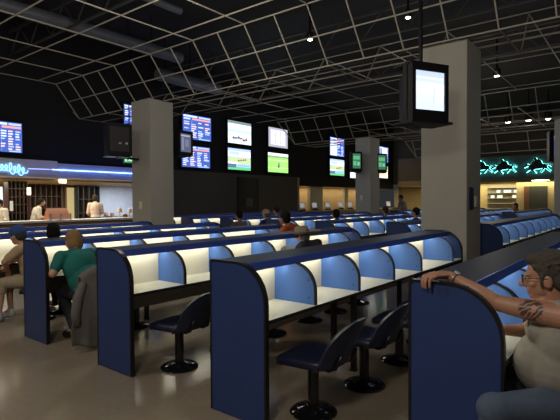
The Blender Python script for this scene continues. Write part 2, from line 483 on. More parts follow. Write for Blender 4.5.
# ducts
def duct(name,p,q,r,label):
    b=MB(); p=Vector(p);q=Vector(q)
    b.tube([p,q],r,14); 
    n=int((q-p).length/1.2)
    for i in range(1,n):
        c=p+(q-p)*i/n; d=(q-p).normalized()*0.02; b.tube([c-d,c+d],r*1.06,14)
    o=b.obj(name,DUCT,None,40); tag(o,label,'duct')
    for f_ in (.1,.5,.9):
        c=p+(q-p)*f_; MB().bar((c.x,c.y,c.z+r*.9),(c.x,c.y,6.999),0.02).obj('hanger',BLKMET,o)
duct('air_duct',(-1,11.3,6.0),(9.5,11.3,6.0),0.17,'long grey metal air duct under the black ceiling at upper left')
duct('air_duct',(-1,8.9,6.2),(7.5,8.9,6.2),0.09,'thin grey pipe under the black ceiling beside the larger air duct')
duct('air_duct',(9.5,12.4,5.7),(12.2,12.4,5.7),0.20,'short pale metal air duct above the lattice, left of centre')

# ceiling downlights
def px(u,v,d):
    r=Fv+Rv*((u-280)/FPX)-Uv*((v-210)/FPX); return Vector((0,0,H))+r*d
def pxy(u,v,Y):
    r=Fv+Rv*((u-280)/FPX)-Uv*((v-210)/FPX); return Vector((0,0,H))+r*(Y/r.y)
def pxx(u,v,X):
    r=Fv+Rv*((u-280)/FPX)-Uv*((v-210)/FPX); return Vector((0,0,H))+r*(X/r.x)
dl=[((310,39.5),11.6,'small lit ceiling downlight left of the hanging monitor'),((408,17.5),9.6,'small lit ceiling downlight above the hanging monitor'),
    ((497,76),15.5,'small lit ceiling downlight right of the big column'),((508,122),23,'small lit ceiling downlight above the neon horses, leftmost of three'),
    ((528.5,120.5),23,'brightest small ceiling downlight above the neon horses, middle of three'),((548,119),23,'small lit ceiling downlight above the neon horses, rightmost of three')]
for (u,v),d,lb in dl:
    p=px(u,v,d); t=thing('ceiling_downlight',lb,'downlight',p,0,'small ceiling downlights')
    s=d/11
    MB().lathe([(0.075*s,0.0),(0.085*s,0.02),(0.085*s,0.16*s),(0.03*s,0.18*s),(0.02*s,6.98-p.z)],n=16).obj('housing',BLKMET,t,40)
    MB().ell((0,0,0.0),(0.055*s,0.055*s,0.03*s),12,8).obj('bulb',glow('downlight_glow',(1.0,0.93,0.78),14),t,True)

# ------------------------------------------------------------------ screens
def screen_mesh(name,W,Hh,rects,depth=0.0,gain=1.6):
    """picture built of flat coloured fields in local X (width) / Z (height), facing -Y"""
    b=MB(); cols=[]; mats=[]
    for i,(u0,v0,u1,v1,c) in enumerate(rects):
        if c not in cols:
            cols.append(c); mats.append(glow('screen_%d_%d_%d_%s'%(c[0]*255,c[1]*255,c[2]*255,gain),c,gain))
        y=-0.002-0.0006*i*0-0.0015*(0 if i==0 else 1)-0.00001*i
        x0,x1=(u0-.5)*W,(u1-.5)*W; z0,z1=(v0-.5)*Hh,(v1-.5)*Hh
        b.add([(x0,y,z0),(x1,y,z0),(x1,y,z1),(x0,y,z1)],[(0,1,2,3)],cols.index(c))
    return b.mesh(name,mats)
def odds(seed):
    r=random.Random(seed); R=[(0,0,1,1,(0.05,0.10,0.38))]
    R+=[(0.02,0.90,0.5,0.97,(0.55,0.66,0.95)),(0.55,0.9,0.97,0.97,(0.4,0.5,0.9))]
    R+=[(0.03,0.80,0.25,0.86,(0.5,0.6,0.95)),(0.32,0.80,0.97,0.87,(0.75,0.30,0.30))]
    for c in range(4):
        for k in range(8):
            if r.random()<0.85:
                x=0.04+0.245*c; z=0.08+0.085*k; w=0.10+0.09*r.random()
                R.append((x,z,x+w,z+0.045,r.choice([(0.62,0.70,1.0),(0.35,0.48,0.95),(0.62,0.70,1.0),(0.85,0.55,0.5)])))
    R.append((0.30,0.03,0.31,0.78,(0.25,0.35,0.8)))
    R.append((0.55,0.015,0.95,0.055,(0.3,0.5,1.0)))
    return R
def race(seed,sky=(0.62,0.78,0.88),turf=(0.70,0.76,0.80)):
    r=random.Random(seed); R=[(0,0,1,1,sky),(0,0.88,1,1,(0.16,0.22,0.22)),(0,0.74,1,0.86,(0.85,0.92,0.96)),(0,0.50,1,0.62,(0.45,0.68,0.75)),(0,0.0,1,0.36,turf)]
    for k in range(6):
        x=0.18+0.11*k; z=0.14+0.1*r.random()
        R+=[(x,z,x+0.10,z+0.08,r.choice([(0.10,0.07,0.06),(0.22,0.12,0.08),(0.07,0.08,0.14)])),(x+0.03,z+0.07,x+0.075,z+0.14,r.choice([(0.8,0.15,0.15),(0.15,0.2,0.7),(0.9,0.9,0.9)])),
            (x+0.01,z-0.08,x+0.025,z,(0.1,0.07,0.06)),(x+0.075,z-0.08,x+0.09,z,(0.1,0.07,0.06))]
    return R
def field(seed):
    R=[(0,0,1,1,(0.30,0.62,0.16)),(0,0.86,1,1,(0.75,0.85,0.92)),(0,0.76,1,0.86,(0.22,0.36,0.14)),(0,0.60,1,0.66,(0.52,0.78,0.28)),(0,0.2,1,0.28,(0.42,0.72,0.2))]
    R+=[(0.47,0.25,0.56,0.36,(0.08,0.08,0.10)),(0.49,0.36,0.56,0.5,(0.12,0.15,0.3)),(0.505,0.5,0.545,0.56,(0.45,0.3,0.22)),(0.57,0.38,0.62,0.41,(0.12,0.15,0.3))]
    return R
def stand(seed):
    R=[(0,0,1,1,(0.35,0.50,0.85)),(0,0.62,1,0.88,(0.75,0.80,0.88)),(0.05,0.70,0.5,0.86,(0.45,0.5,0.62)),(0,0.30,1,0.58,(0.42,0.58,0.28)),(0,0.0,1,0.14,(0.1,0.5,0.18)),(0,0.10,0.35,0.28,(0.1,0.14,0.28)),(0,0.28,0.45,0.36,(0.9,0.9,0.85))]
    for k in range(4): R+=[(0.42+0.1*k,0.40+0.02*k,0.50+0.1*k,0.47+0.02*k,(0.2,0.13,0.1)),(0.45+0.1*k,0.47+0.02*k,0.48+0.1*k,0.53+0.02*k,(0.8,0.2,0.15))]
    R.append((0.4,0.17,0.95,0.24,(0.3,0.35,0.75)))
    return R
def sheet(seed):
    R=[(0,0,1,1,(0.33,0.33,0.40)),(0.10,0.10,0.9,0.92,(0.42,0.42,0.50))]; r=random.Random(seed)
    for c in range(6):
        for k in range(9): R.append((0.12+0.13*c,0.14+0.085*k,0.12+0.13*c+0.06+0.04*r.random(),0.14+0.085*k+0.05,(0.92,0.90,0.95)))
    return R
def wall_screen(u0,v0,u1,v1,rects,label,gain=1.5):
    a=pxy(u0,(v0+v1)/2,WALLY-0.1); c=pxy(u1,(v0+v1)/2,WALLY-0.1)
    m=pxy((u0+u1)/2,(v0+v1)/2,WALLY-0.1); top=pxy((u0+u1)/2,v0,WALLY-0.1); bot=pxy((u0+u1)/2,v1,WALLY-0.1)
    W=abs(c.x-a.x); Hh=top.z-bot.z
    t=thing('wall_screen',label,'screen',(m.x,WALLY-0.12,m.z),0,'race screens along the black wall')
    me=MB().box((-W/2-.07,0,-Hh/2-.07),(W/2+.07,0.12,Hh/2+.07)).mesh('case',TVCASE); bevel_mesh(me,0.02,2); link('case',me,t)
    link('picture',screen_mesh('picture',W,Hh,rects,gain=gain),t)
wall_screen(-8,122,22,152,odds(1),'blue odds screen on the black wall at far left edge')
wall_screen(124,106,146,127,odds(2),'blue odds screen mostly hidden behind the left column')
wall_screen(183,116,211,140,odds(3),'upper blue odds screen just right of the left column')
wall_screen(182,146.5,210,167.5,odds(4),'lower blue odds screen just right of the left column')
wall_screen(228,122,251,144,race(5),'upper middle wall screen showing horses racing on pale sand')
wall_screen(228,149,250.5,170,stand(6),'lower middle wall screen showing a race before a grandstand')
wall_screen(268.5,128.5,287.5,147.5,sheet(7),'grey wall screen with a white table of figures')
wall_screen(268,153.5,288,172.5,field(8),'wall screen showing a green field with one dark figure')
wall_screen(330,138,344,156,odds(9)+[(0,0,0.5,0.8,(0.55,0.6,0.85))],'upper wall screen left of the slim grey column')
wall_screen(330,159.5,344,175.5,stand(10),'lower wall screen left of the slim grey column')
wall_screen(379,147,388,162,odds(11)+[(0.3,0.4,0.9,0.9,(0.7,0.72,0.9))],'upper wall screen right of the slim grey column')
wall_screen(378,166,387.5,178,[(0,0,1,1,(0.95,0.85,0.65)),(0,0.75,1,1,(0.25,0.6,0.25)),(0.2,0.2,0.8,0.5,(0.85,0.55,0.35))],'lower cream-coloured wall screen right of the slim grey column')
wall_screen(350,166,357,178,[(0,0,1,1,(0.8,0.82,0.88))],'pale wall screen half hidden behind the slim grey column')

# tube televisions on brackets
def crt(name,label,center,W,Hh,rz,rects,gain=1.5,depth=0.5,bezel=0.06,pole_top=None,tilt=0.0,arm=None,foot=0.12,top=0.08):
    """faces local -Y; the picture is W x Hh"""
    t=thing(name,label,'television',center,rz,'tube televisions on brackets'); t.rotation_euler=(tilt,0,rz)
    X=W/2+bezel; Z0=-Hh/2-foot; Z1=Hh/2+top
    b=MB(); y0=-0.0
    # case: front box then tapered back
    fd=depth*(.16 if pole_top else .45)
    b.box((-X,0.0,Z0),(X,fd,Z1))
    vs=[(-X,fd,Z0),(X,fd,Z0),(X,fd,Z1),(-X,fd,Z1),(-X*.5,depth,Z0+.06),(X*.5,depth,Z0+.06),(X*.5,depth,Z1-.13),(-X*.5,depth,Z1-.13)]
    b.add(vs,[(0,1,5,4),(1,2,6,5),(2,3,7,6),(3,0,4,7),(4,5,6,7)])
    me=b.mesh('case',TVCASE); link('case',me,t)
    fr=MB()
    for a,c in (((-X,-.03,Z0),(-W/2,0.0,Z1)),((W/2,-.03,Z0),(X,0.0,Z1)),((-W/2,-.03,Hh/2),(W/2,0.0,Z1)),((-W/2,-.03,Z0),(W/2,0.0,-Hh/2))): fr.box(a,c)
    link('bezel',fr.mesh('bezel',TVCASE),t)
    link('picture',screen_mesh('picture',W,Hh,rects,gain=gain),t)
    if pole_top is not None:
        br=MB(); br.box((-X-.03,-.06,Z0-.035),(X+.05,depth*.8,Z0-.002)); br.box((-X-.012,-.02,Z1+.002),(X+.012,depth*.8,Z1+.03))
        for sx in (-1,1): br.box((sx*(X+.006)-.006,.08,Z0-.03),(sx*(X+.006)+.006,.16,Z1+.02))
        link('mount_frame',br.mesh('mount_frame',TVCASE),t)
        MB().lathe([(0.03,Z1+.03),(0.03,pole_top-center[2])],(0,depth*.4,0),14).obj('pole',BLKMET,t,40)
    if arm:
        a=t.matrix_basis.inverted() if False else None
        Mi=(Matrix.Translation(center)@Matrix.Rotation(rz,4,'Z')).inverted()
        p=Mi@Vector(arm); MB().bar((0,depth*.5,Z0-.02),(p.x,p.y,Z0-.02),0.05).box((-X*.9,0,Z0-.03),(X*.9,depth*.8,Z0-.002)).obj('wall_bracket',BLKMET,t)
    return t
ptv=px(429.5,91,6.6)
ang=math.radians(66); tdir=Fv*math.cos(ang)+Rv*math.sin(ang); rz=math.atan2(tdir.y,tdir.x)
pale=[(0,0,1,1,(0.60,0.68,0.86)),(0,0.86,1,1,(0.45,0.53,0.72)),(0,0.72,1,0.80,(0.52,0.60,0.80)),(0,0.4,1,0.7,(0.64,0.72,0.90)),(0,0,1,0.2,(0.56,0.64,0.84)),(0.62,0.2,0.66,0.38,(0.45,0.52,0.68)),(0.65,0.40,0.69,0.58,(0.48,0.55,0.72)),(0.1,0.55,0.5,0.58,(0.55,0.62,0.82))]
crt('hanging_television','big black tube television hanging from a ceiling pole before the big column',ptv,0.525,0.545,rz,pale,gain=1.35,depth=0.46,bezel=0.06,pole_top=6.9,foot=0.15,top=0.09)
p=px(119.5,139,11.7); crt('bracket_television','dark switched-off tube television on the left side of the left column',p,0.50,0.62,math.radians(-12),[(0,0,1,1,(0.012,0.010,0.010)),(0.45,0.3,0.6,0.36,(0.12,0.09,0.07)),(0.8,0.3,0.92,0.38,(0.16,0.12,0.09))],gain=0.8,arm=(7.62,10.8,p.z),foot=0.1)  # screen is off, its reflections are painted as faint glowing patches
p=px(185.5,143,13.4); crt('bracket_television','small grey-screened television on the right side of the left column',p,0.44,0.52,math.radians(6),[(0,0,1,1,(0.10,0.11,0.17)),(0.1,0.85,0.9,0.93,(0.4,0.42,0.5)),(0.15,0.1,0.35,0.8,(0.2,0.22,0.35)),(0.45,0.3,0.8,0.7,(0.16,0.18,0.28))],gain=1.0,arm=(8.2,11.0,p.z),foot=0.09)
g1=[(0,0,1,1,(0.04,0.16,0.09)),(0.1,0.2,0.5,0.5,(0.12,0.42,0.22)),(0.1,0.6,0.9,0.85,(0.12,0.40,0.2)),(0.6,0.2,0.9,0.45,(0.2,0.5,0.3))]
p=px(356.5,161,19.6); crt('bracket_television','green-screened television on the left side of the slim grey column',p,0.40,0.62,math.radians(-28),g1,gain=1.0,arm=(18.3,9.9,p.z),depth=0.3)
p=px(381.8,162.5,20.6); crt('bracket_television','green-screened television on the right side of the slim grey column',p,0.40,0.62,math.radians(-28),g1,gain=1.0,arm=(18.9,9.5,p.z),depth=0.3)
p=px(560,146,17.3); crt('bracket_television','television with blue picture on the grey column at right edge',p,0.42,0.78,math.radians(-62),odds(21),gain=1.3,arm=(18.2,2.0,p.z),bezel=0.16,foot=0.16,top=0.16)

# exit sign
p=px(130,159.5,13.5); t=thing('exit_sign','small green lit exit sign left of the left column','sign',p,math.radians(-8))
MB().box((-0.20,0,-0.11),(0.20,0.07,0.11)).obj('housing',surf('sign_case',(0.03,0.03,0.03),0.5),t)
MB().add([(-0.185,-0.002,-0.095),(0.185,-0.002,-0.095),(0.185,-0.002,0.095),(-0.185,-0.002,0.095)],[(0,1,2,3)]).obj('face',glow('exit_green',(0.05,0.30,0.10),0.9),t)
b=MB(); y=-0.004
def strokes(b,segs,w=0.016):
    for (x0,z0,x1,z1) in segs: b.bar((x0,-0.006,z0),(x1,-0.006,z1),w,0.004,up=(0,1,0))
E_=[(0,0,0,.1),(0,.1,.06,.1),(0,.05,.05,.05),(0,0,.06,0)]; X_=[(0,0,.07,.1),(0,.1,.07,0)]; I_=[(0,0,0,.1)]; T_=[(0,.1,.07,.1),(.035,0,.035,.1)]
xo=-0.14
for L_,wd in ((E_,.09),(X_,.10),(I_,.04),(T_,.09)):
    strokes(b,[(a+xo,c-.05,d+xo,e-.05) for a,c,d,e in L_]); xo+=wd
b.obj('lettering',glow('exit_white',(0.55,0.95,0.65),1.4),t)
MB().bar((0,0.035,0.11),(0,0.035,6.9-p.z),0.02).obj('hanger',BLKMET,t)

# plates and signs on columns
def plate(name,label,cat,a,b_,mat):
    me=MB().box(a,b_).mesh(name,mat); bevel_mesh(me,0.004,1); o=link(name,me); tag(o,label,cat)
q0=pxy(470,187,2.385); q1=pxy(473.6,209.5,2.385)
plate('notice_plate','dark blue notice plate on the right face of the big column','sign',(q0.x,2.385,q1.z),(q1.x,2.399,q0.z),surf('plate_blue',(0.03,0.05,0.16),0.4))
q0=pxy(475,196,2.385); q1=pxy(477,207,2.385)
plate('switch_box','small pale box beside the blue notice on the big column','switch box',(q0.x,2.37,q1.z),(q1.x,2.399,q0.z),PLATE)
q0=pxx(140,202,7.59); plate('switch_box','small pale box on the left face of the left column','switch box',(7.575,q0.y-.10,1.42),(7.599,q0.y+.02,1.62),PLATE)
q0=pxx(361,200,18.09); plate('switch_box','tiny pale box on the left face of the slim grey column','switch box',(18.07,q0.y-.07,1.62),(18.099,q0.y+.03,1.85),PLATE)

# ------------------------------------------------------------------ food counter at left
KX0,KX1=-1.5,11.0
soff=struct(MB().box((KX0,WALLY-0.35,2.36),(KX1,WALLY+0.6,2.80)).obj('wall_kitchen_soffit',surf('soffit_paint',(0.42,0.40,0.40),0.6)))
struct(MB().box((KX0,WALLY+0.6,2.30),(13.5,19,2.36)).obj('ceiling_kitchen',surf('kitchen_ceiling',(0.35,0.24,0.12),0.6)))
struct(MB().box((KX0,18.8,0),(13.5,19,2.4)).obj('wall_kitchen_back',surf('kitchen_back',(0.20,0.15,0.10),0.6)))
struct(MB().box((13.35,WALLY+0.32,0),(13.5,18.8,2.3)).obj('wall_kitchen_side',TILEW))
# pale tiled splash wall right, dark shelving left
xA=pxy(100,200,18.7).x; xB=pxy(140,200,18.7).x
struct(MB().box((xA,18.70,0),(xB,18.8,2.32)).obj('wall_kitchen_tile',TILEW))
struct(MB().box((pxy(-40,175,WALLY-.4).x,WALLY-.38,2.44),(pxy(58,175,WALLY-.4).x,WALLY-.35,2.86)).obj('trim_7',surf('warm_lit_fascia_paint',(0.62,0.54,0.45),0.7)))  # beige paint stands in for warm light on the soffit's left part
# neon tube along the soffit
x0=pxy(52,173,WALLY-0.38).x; xs0=pxy(28,174,WALLY-.38).x
o=MB().tube([(x0,WALLY-0.38,2.60),(KX1-.1,WALLY-0.38,2.60)],0.009,8).obj('neon_tube',glow('neon_blue',(0.12,0.26,1.0),14.0)); tag(o,'straight blue neon tube along the food counter soffit','neon tube')
o=MB().tube([(xs0,WALLY-0.38,2.59),(x0-.05,WALLY-0.38,2.60)],0.010,8).obj('neon_tube',glow('neon_pale',(0.30,0.42,1.0),2.0)); tag(o,'faint blue neon tube between the script sign and the bright tube','neon tube')
# blue script neon sign: looping handwriting
pts=[]; cx=pxy(-8,176,WALLY-.42).x; ex=pxy(26,176,WALLY-.42).x
n=150
for i in range(n):
    s=i/(n-1); ph=s*2*PI*8
    amp=0.105*(1.0+0.8*(1 if int(s*8) in (0,4,6) else 0))
    pts.append((cx+(ex-cx)*s+0.055*math.cos(ph), WALLY-0.43, 2.56+amp*math.sin(ph)*0.8+0.03*math.sin(s*5)))
o=MB().tube(pts,0.013,6).obj('neon_script_sign',glow('neon_script',(0.16,0.42,1.0),3.2)); tag(o,'blue neon sign in looping handwriting on the soffit at left edge','neon sign')
# counter
ct=thing('serving_counter','pale-topped serving counter of the food stand at left','counter',(4.0,WALLY-0.2,0))
MB().box((-5.4,-0.30,1.00),(6.9,0.40,1.06)).obj('countertop',WHITEP,ct)
MB().box((-5.3,-0.2,0),(6.85,0.35,1.00)).obj('counter_front',WOOD,ct)
# back counter
o=MB().box((xA+.15,18.0,0),(13.0,18.65,0.95)).box((xA+.12,17.98,0.95),(13.05,18.68,1.0)).obj('kitchen_workbench',STEEL); tag(o,'steel workbench against the pale tiled kitchen wall','workbench')
def kx(u,Y): return pxy(u,200,Y).x
# dark display shelf units
def shelfunit(u0,u1,Y,label,rows,cols,col=(0.035,0.022,0.018),h=2.28):
    a=kx(u0,Y); c=kx(u1,Y); t=thing('shelf_unit',label,'shelf unit',((a+c)/2,Y,0)); W=(c-a)/2
    m=surf('shelf_dark%0.3f'%col[0],col,0.4); f=MB()
    f.box((-W,0.28,0),(W,0.30,h)).box((-W,0,0),(-W+.03,.3,h)).box((W-.03,0,0),(W,.3,h)).box((-W,0,h-.03),(W,.3,h)).obj('carcass',m,t)
    for r_ in range(rows): MB().box((-W+.03,0.02,h*(r_+1)/(rows+1)),(W-.03,0.28,h*(r_+1)/(rows+1)+.02)).obj('shelf',surf('shelf_edge',(0.06,0.040,0.028),0.5),t)
    for c_ in range(cols): MB().box((-W+2*W*(c_+1)/(cols+1)-.01,0.0,0),(-W+2*W*(c_+1)/(cols+1)+.01,.28,h)).obj('upright',surf('shelf_edge',(0.06,0.040,0.028),0.5),t)
shelfunit(8,28,15.6,'dark reddish tiled kitchen cabinet behind the white-shirted server',8,4,(0.035,0.014,0.013))
shelfunit(30,62,18.2,'dark wide bottle shelf at the back of the food stand',4,5)
shelfunit(78,100,18.2,'dark glass-fronted cooler left of the pale tiled kitchen wall',3,3,(0.02,0.025,0.028))
# doorway behind: a glowing slab stands in for its light
x0=kx(66,18.75); x1=kx(78,18.75)
d2=struct(MB().box((x0,18.72,0),(x1,18.79,2.2)).obj('door_2',glow('doorway_room_glow',(0.75,0.60,0.30),0.55)))
MB().box((x0-.08,18.68,0),(x0,18.79,2.28)).box((x1,18.68,0),(x1+.08,18.79,2.28)).box((x0,18.68,2.2),(x1,18.79,2.28)).obj('door_frame',WOOD,d2)
# notices and lamps
def glowbox(name,label,cat,u0,v0,u1,v1,Y,col,st,dp=0.05):
    a=pxy(u0,v1,Y); c=pxy(u1,v0,Y); me=MB().box((a.x,Y,a.z),(c.x,Y+dp,c.z)).mesh(name,glow(name+str(u0),col,st)); bevel_mesh(me,0.01,2); tag(link(name,me),label,cat)
glowbox('wall_lamp','small lit wall lamp above the serving counter at left','lamp',27.5,187.5,31,195,15.5,(1.0,0.85,0.55),2.0)
glowbox('light_panel','small bright light panel under the soffit of the food stand','lamp',59.5,179.5,66.5,183,WALLY+.5,(1.0,0.85,0.5),3.0)
glowbox('paper_notice','white paper notice on the dark reddish cabinet','notice',10,201,13,211,15.55,(0.7,0.66,0.52),0.5,0.004)  # paper glows faintly, its brightness is put into the material
glowbox('illuminated_panel','pale blue lit panel at the left edge of the food stand','lit panel',-6,187,2.5,204,15.4,(0.65,0.80,1.0),1.3)
# copper sneeze hood on the counter
a=pxy(46,214,14.5); c=pxy(68,205.5,14.5)
t=thing('counter_display','reddish slanted display case standing on the serving counter','display case',((a.x+c.x)/2,14.5,1.06)); W=(c.x-a.x)/2
MB().add([(-W,-.22,.02),(W,-.22,.02),(W*1.05,.12,.36),(-W*.8,.12,.36),(-W,.18,.02),(W,.18,.02)],[(0,1,2,3),(0,4,5,1),(1,5,2),(0,3,4),(3,2,5,4)]).obj('hood',surf('copper_paint',(0.40,0.14,0.06),0.4),t)
for sx in (-1,0,1): MB().box((sx*W*.9-.015,-.24,0),(sx*W*.9+.015,-.21,.2)).obj('post',STEEL,t)
# heat lamps / jars on the counter
for i,(u,h_) in enumerate(((104,0.16),(112,0.14),(119.5,0.34),(129.5,0.30),(125,0.12))):
    p=pxy((106,112)[i] if i<2 else u,200,18.3 if i<2 else 14.7)
    zz=1.0 if i<2 else 1.06
    b=MB()
    if h_>0.2: b.lathe([(0.05,0),(0.06,0.02),(0.018,0.05),(0.018,h_*.5),(0.085,h_*.55),(0.075,h_*.85),(0.03,h_)],n=14)
    else: b.lathe([(0.06,0),(0.085,0.02),(0.085,h_*.8),(0.05,h_)],n=14)
    o=b.obj('heat_lamp' if h_>0.2 else 'food_jar',surf('lamp_cream',(0.75,0.6,0.4),0.4) if h_>.2 else surf('jar_brown',(0.25,0.12,0.06),0.3),None,50)
    o.location=(p.x,p.y,zz)
    tag(o,['squat brown jar on the workbench behind the pink-shirted cook','second squat brown jar on the workbench by the tiled wall','cream heat lamp on the counter right of the pink-shirted cook','cream heat lamp on the counter nearest the left column','squat brown jar between the two cream heat lamps'][i],'lamp' if h_>.2 else 'jar')

# ------------------------------------------------------------------ betting windows
BX0=20.3
struct(MB().box((BX0,16.0,0),(FARX,16.2,2.6)).obj('wall_betting_back',TANW))
struct(MB().box((BX0-.15,WALLY,0),(BX0,16.2,2.85)).obj('wall_betting_side',TANW))
struct(MB().box((BX0,WALLY+.3,2.42),(FARX,16.2,2.5)).obj('ceiling_betting',CREAMW))
b=thing('betting_counter','tan betting counter below the row of ticket windows','counter',(26,WALLY,0))
MB().box((-5.6,-0.25,1.02),(5.9,0.35,1.08)).obj('countertop',surf('tan_top',(0.42,0.30,0.15),0.4),b)
MB().box((-5.6,-0.15,0),(5.9,0.28,1.02)).obj('counter_front',WOOD,b)
for i,(u0,u1,m_) in enumerate(((309.5,322,CREAMW),(344,347.5,CREAMW),(396,398,CREAMW))):
    xA=pxy(u0,200,WALLY+.35).x; xB=pxy(u1,200,WALLY+.35).x
    struct(MB().box((xA,WALLY+0.3,1.08),(xB,WALLY+0.5,2.42)).obj('trim_%d'%(i+1),m_))
def terminal(u,label):
    p=pxy(u,205,WALLY); t=thing('ticket_terminal',label,'ticket terminal',(p.x,WALLY,1.08),math.radians(-38),'ticket terminals on the betting counter')
    MB().box((-.14,-.12,0),(.14,.14,.08)).obj('printer_base',surf('term_dark',(0.03,0.03,0.035),0.4),t)
    me=MB().box((-.15,-.03,.0),(.15,.03,.33)).mesh('monitor',surf('term_white',(0.75,0.74,0.72),0.4)); o=link('monitor',me,t); o.location=(0,0.05,.12); o.rotation_euler=(math.radians(-22),0,0)
    MB().add([(-.125,-.032,.03),(.125,-.032,.03),(.125,-.032,.30),(-.125,-.032,.30)],[(0,1,2,3)]).obj('display',glow('term_glow',(0.75,0.78,0.85),0.3),o)
terminal(302.5,'white ticket terminal at the betting counter, leftmost of the row')
terminal(315,'white ticket terminal in front of the cream bay of the betting counter')
terminal(328,'white ticket terminal on the betting counter, third from its left end')
terminal(341,'white ticket terminal on the betting counter, fourth from its left end')
terminal(350.5,'white ticket terminal just left of the slim grey column')
terminal(389,'white ticket terminal just right of the slim grey column')

# counter where the standing man leans
p=px(394,210,24.5); t=thing('standing_desk','cream counter the standing grey-shirted man leans on','counter',(p.x,p.y,0),math.radians(-50))
MB().box((-.95,-.30,1.06),(.95,.30,1.12)).obj('countertop',CREAMW,t); MB().box((-.9,-.25,0),(.9,.25,1.06)).obj('counter_front',CREAMW,t)

# upper tan block at far corner, soffit light cream underside
ya=pxx(398,180,FARX-.4).y; yb=pxx(424,180,FARX-.4).y
struct(MB().box((FARX-.4,yb-3,2.55),(FARX-.01,ya,4.55)).obj('wall_far_block',surf('block_paint',(0.15,0.12,0.09),0.8)))
struct(MB().box((FARX-.42,yb-3,2.55),(FARX-.39,ya,2.95)).obj('trim_4',surf('block_trim',(0.42,0.32,0.16),0.7)))
# lower far wall: yellow lit bay
struct(MB().box((FARX+1.8,-8,0),(FARX+2.0,15,2.8)).obj('wall_far_back',surf('yellow_wall',(0.42,0.34,0.16),0.7)))
y1=pxx(482,170,FARX-.3).y+1.2; y0=pxx(556,170,FARX-.3).y-1.5
sb=struct(MB().box((FARX-.3,y0,2.85),(FARX-.05,y1,4.25)).obj('wall_sign_board',surf('board_green',(0.055,0.085,0.080),0.6)))
struct(MB().box((FARX-.34,y0,2.80),(FARX-.02,y1,2.92)).obj('trim_5',surf('board_trim',(0.14,0.13,0.10),0.7)))
struct(MB().box((FARX-.34,y0,4.22),(FARX-.02,y1,4.34)).obj('trim_6',surf('board_trim',(0.14,0.13,0.10),0.7)))
# dark doorway and cream surround
ya=pxx(524.5,200,FARX+1.0).y; yb=pxx(548,200,FARX+1.0).y
struct(MB().box((FARX+.9,yb-1.2,0),(FARX+1.0,ya+.45,2.8)).obj('wall_far_cream',surf('cream_far',(0.50,0.40,0.20),0.7)))
d3=struct(MB().box((FARX+.84,yb,0),(FARX+.9,ya,2.45)).obj('door_3',surf('door_green_black',(0.045,0.05,0.04),0.6)))
MB().box((FARX+.82,ya-.28,0),(FARX+.85,ya,2.45)).obj('door_frame',surf('door_brown',(0.16,0.07,0.03),0.5),d3)
# lit shelving behind far opening
ya=pxx(487,200,FARX+1.6).y; yb=pxx(518,200,FARX+1.6).y
t=thing('display_shelf','lit glass display shelf in the yellow bay under the neon horses','shelf unit',(FARX+1.6,(ya+yb)/2,0)); W=abs(ya-yb)/2
MB().box((0.1,-W,0),(.15,W,2.6)).obj('back_board',surf('shelfback',(0.20,0.18,0.12),0.6),t)
for i in range(5): MB().box((-.15,-W,1.0+.35*i),(.1,W,1.03+.35*i)).obj('shelf',surf('shelfedge2',(0.35,0.33,0.25),0.5),t)
r=random.Random(3)
for i in range(9):
    yy=-W*.9+1.8*W*r.random(); zz=(2.06,1.72)[i%2]
    MB().box((-.10,yy-.11,zz),(-.05,yy+.11,zz+.19)).obj('lit_panel',glow('lit_panel',(0.85,0.92,0.80),0.75),t)
p=pxx(539.5,180.6,FARX-.5); o=MB().ell((0,0,0),(0.13,0.5,0.045),20,8).obj('ceiling_light',glow('oval_light',(1.0,0.88,0.6),5.0),None,True); o.location=(FARX-.18,p.y,2.755); tag(o,'bright oval ceiling light under the far sign board','light')

# neon-lit horse silhouettes with jockeys
HORSE=[(-1.00,.50),(-.93,.58),(-.80,.66),(-.68,.74),(-.60,.70),(-.52,.66),(-.42,.68),(-.34,.78),(-.26,.86),(-.16,.98),(-.22,1.08),(-.18,1.18),(-.08,1.20),(-.01,1.12),(.02,1.06),(.14,1.04),(.26,.98),(.34,.86),(.36,.74),
 (.52,.70),(.66,.66),(.78,.72),(.92,.66),(1.04,.52),(1.00,.46),(.88,.56),(.76,.60),(.70,.50),(.74,.38),(.86,.26),(.98,.12),(.92,.06),(.80,.18),(.64,.32),(.54,.34),(.46,.22),(.34,.06),(.26,.02),(.24,.10),(.36,.26),(.38,.36),
 (.14,.32),(-.10,.30),(-.22,.24),(-.14,.10),(-.02,.02),(-.08,-.04),(-.24,.06),(-.36,.22),(-.46,.26),(-.62,.16),(-.74,.06),(-.80,.10),(-.70,.24),(-.56,.36),(-.54,.48),(-.62,.56),(-.76,.50),(-.90,.44)]
TEAL=glow('neon_teal',(0.16,0.85,0.82),7)
DARKH=surf('silhouette',(0.004,0.006,0.006),0.6)
def horse(u,v,width,label):
    c=pxx(u,v,FARX-.45); s=width/2.08
    t=thing('neon_horse_sign',label,'neon sign',(FARX-.46,c.y,c.z),-PI/2,'neon racehorse signs on the far board')
    poly=[(x*s,(z-.55)*s) for x,z in HORSE]
    b=MB().prism(poly,'y',-0.03,0.0); me=b.mesh('silhouette',DARKH)
    bm=bmesh.new(); bm.from_mesh(me); bmesh.ops.triangulate(bm,faces=[f for f in bm.faces if len(f.verts)>4]); bm.to_mesh(me); bm.free()
    link('silhouette',me,t)
    MB().tube([(x*0.97,0.085,z*0.97) for x,z in poly],0.016,6,closed=True).obj('neon_tubing',TEAL,t,True)
    return t
k=469.2/29.5
horse(481,167.5,24/k,'neon-lit racehorse sign half hidden by the big column')
horse(503.5,167,24.5/k,'neon-lit racehorse sign in the middle of the far board')
horse(537,166,25.5/k,'neon-lit racehorse sign at the right of the far board')
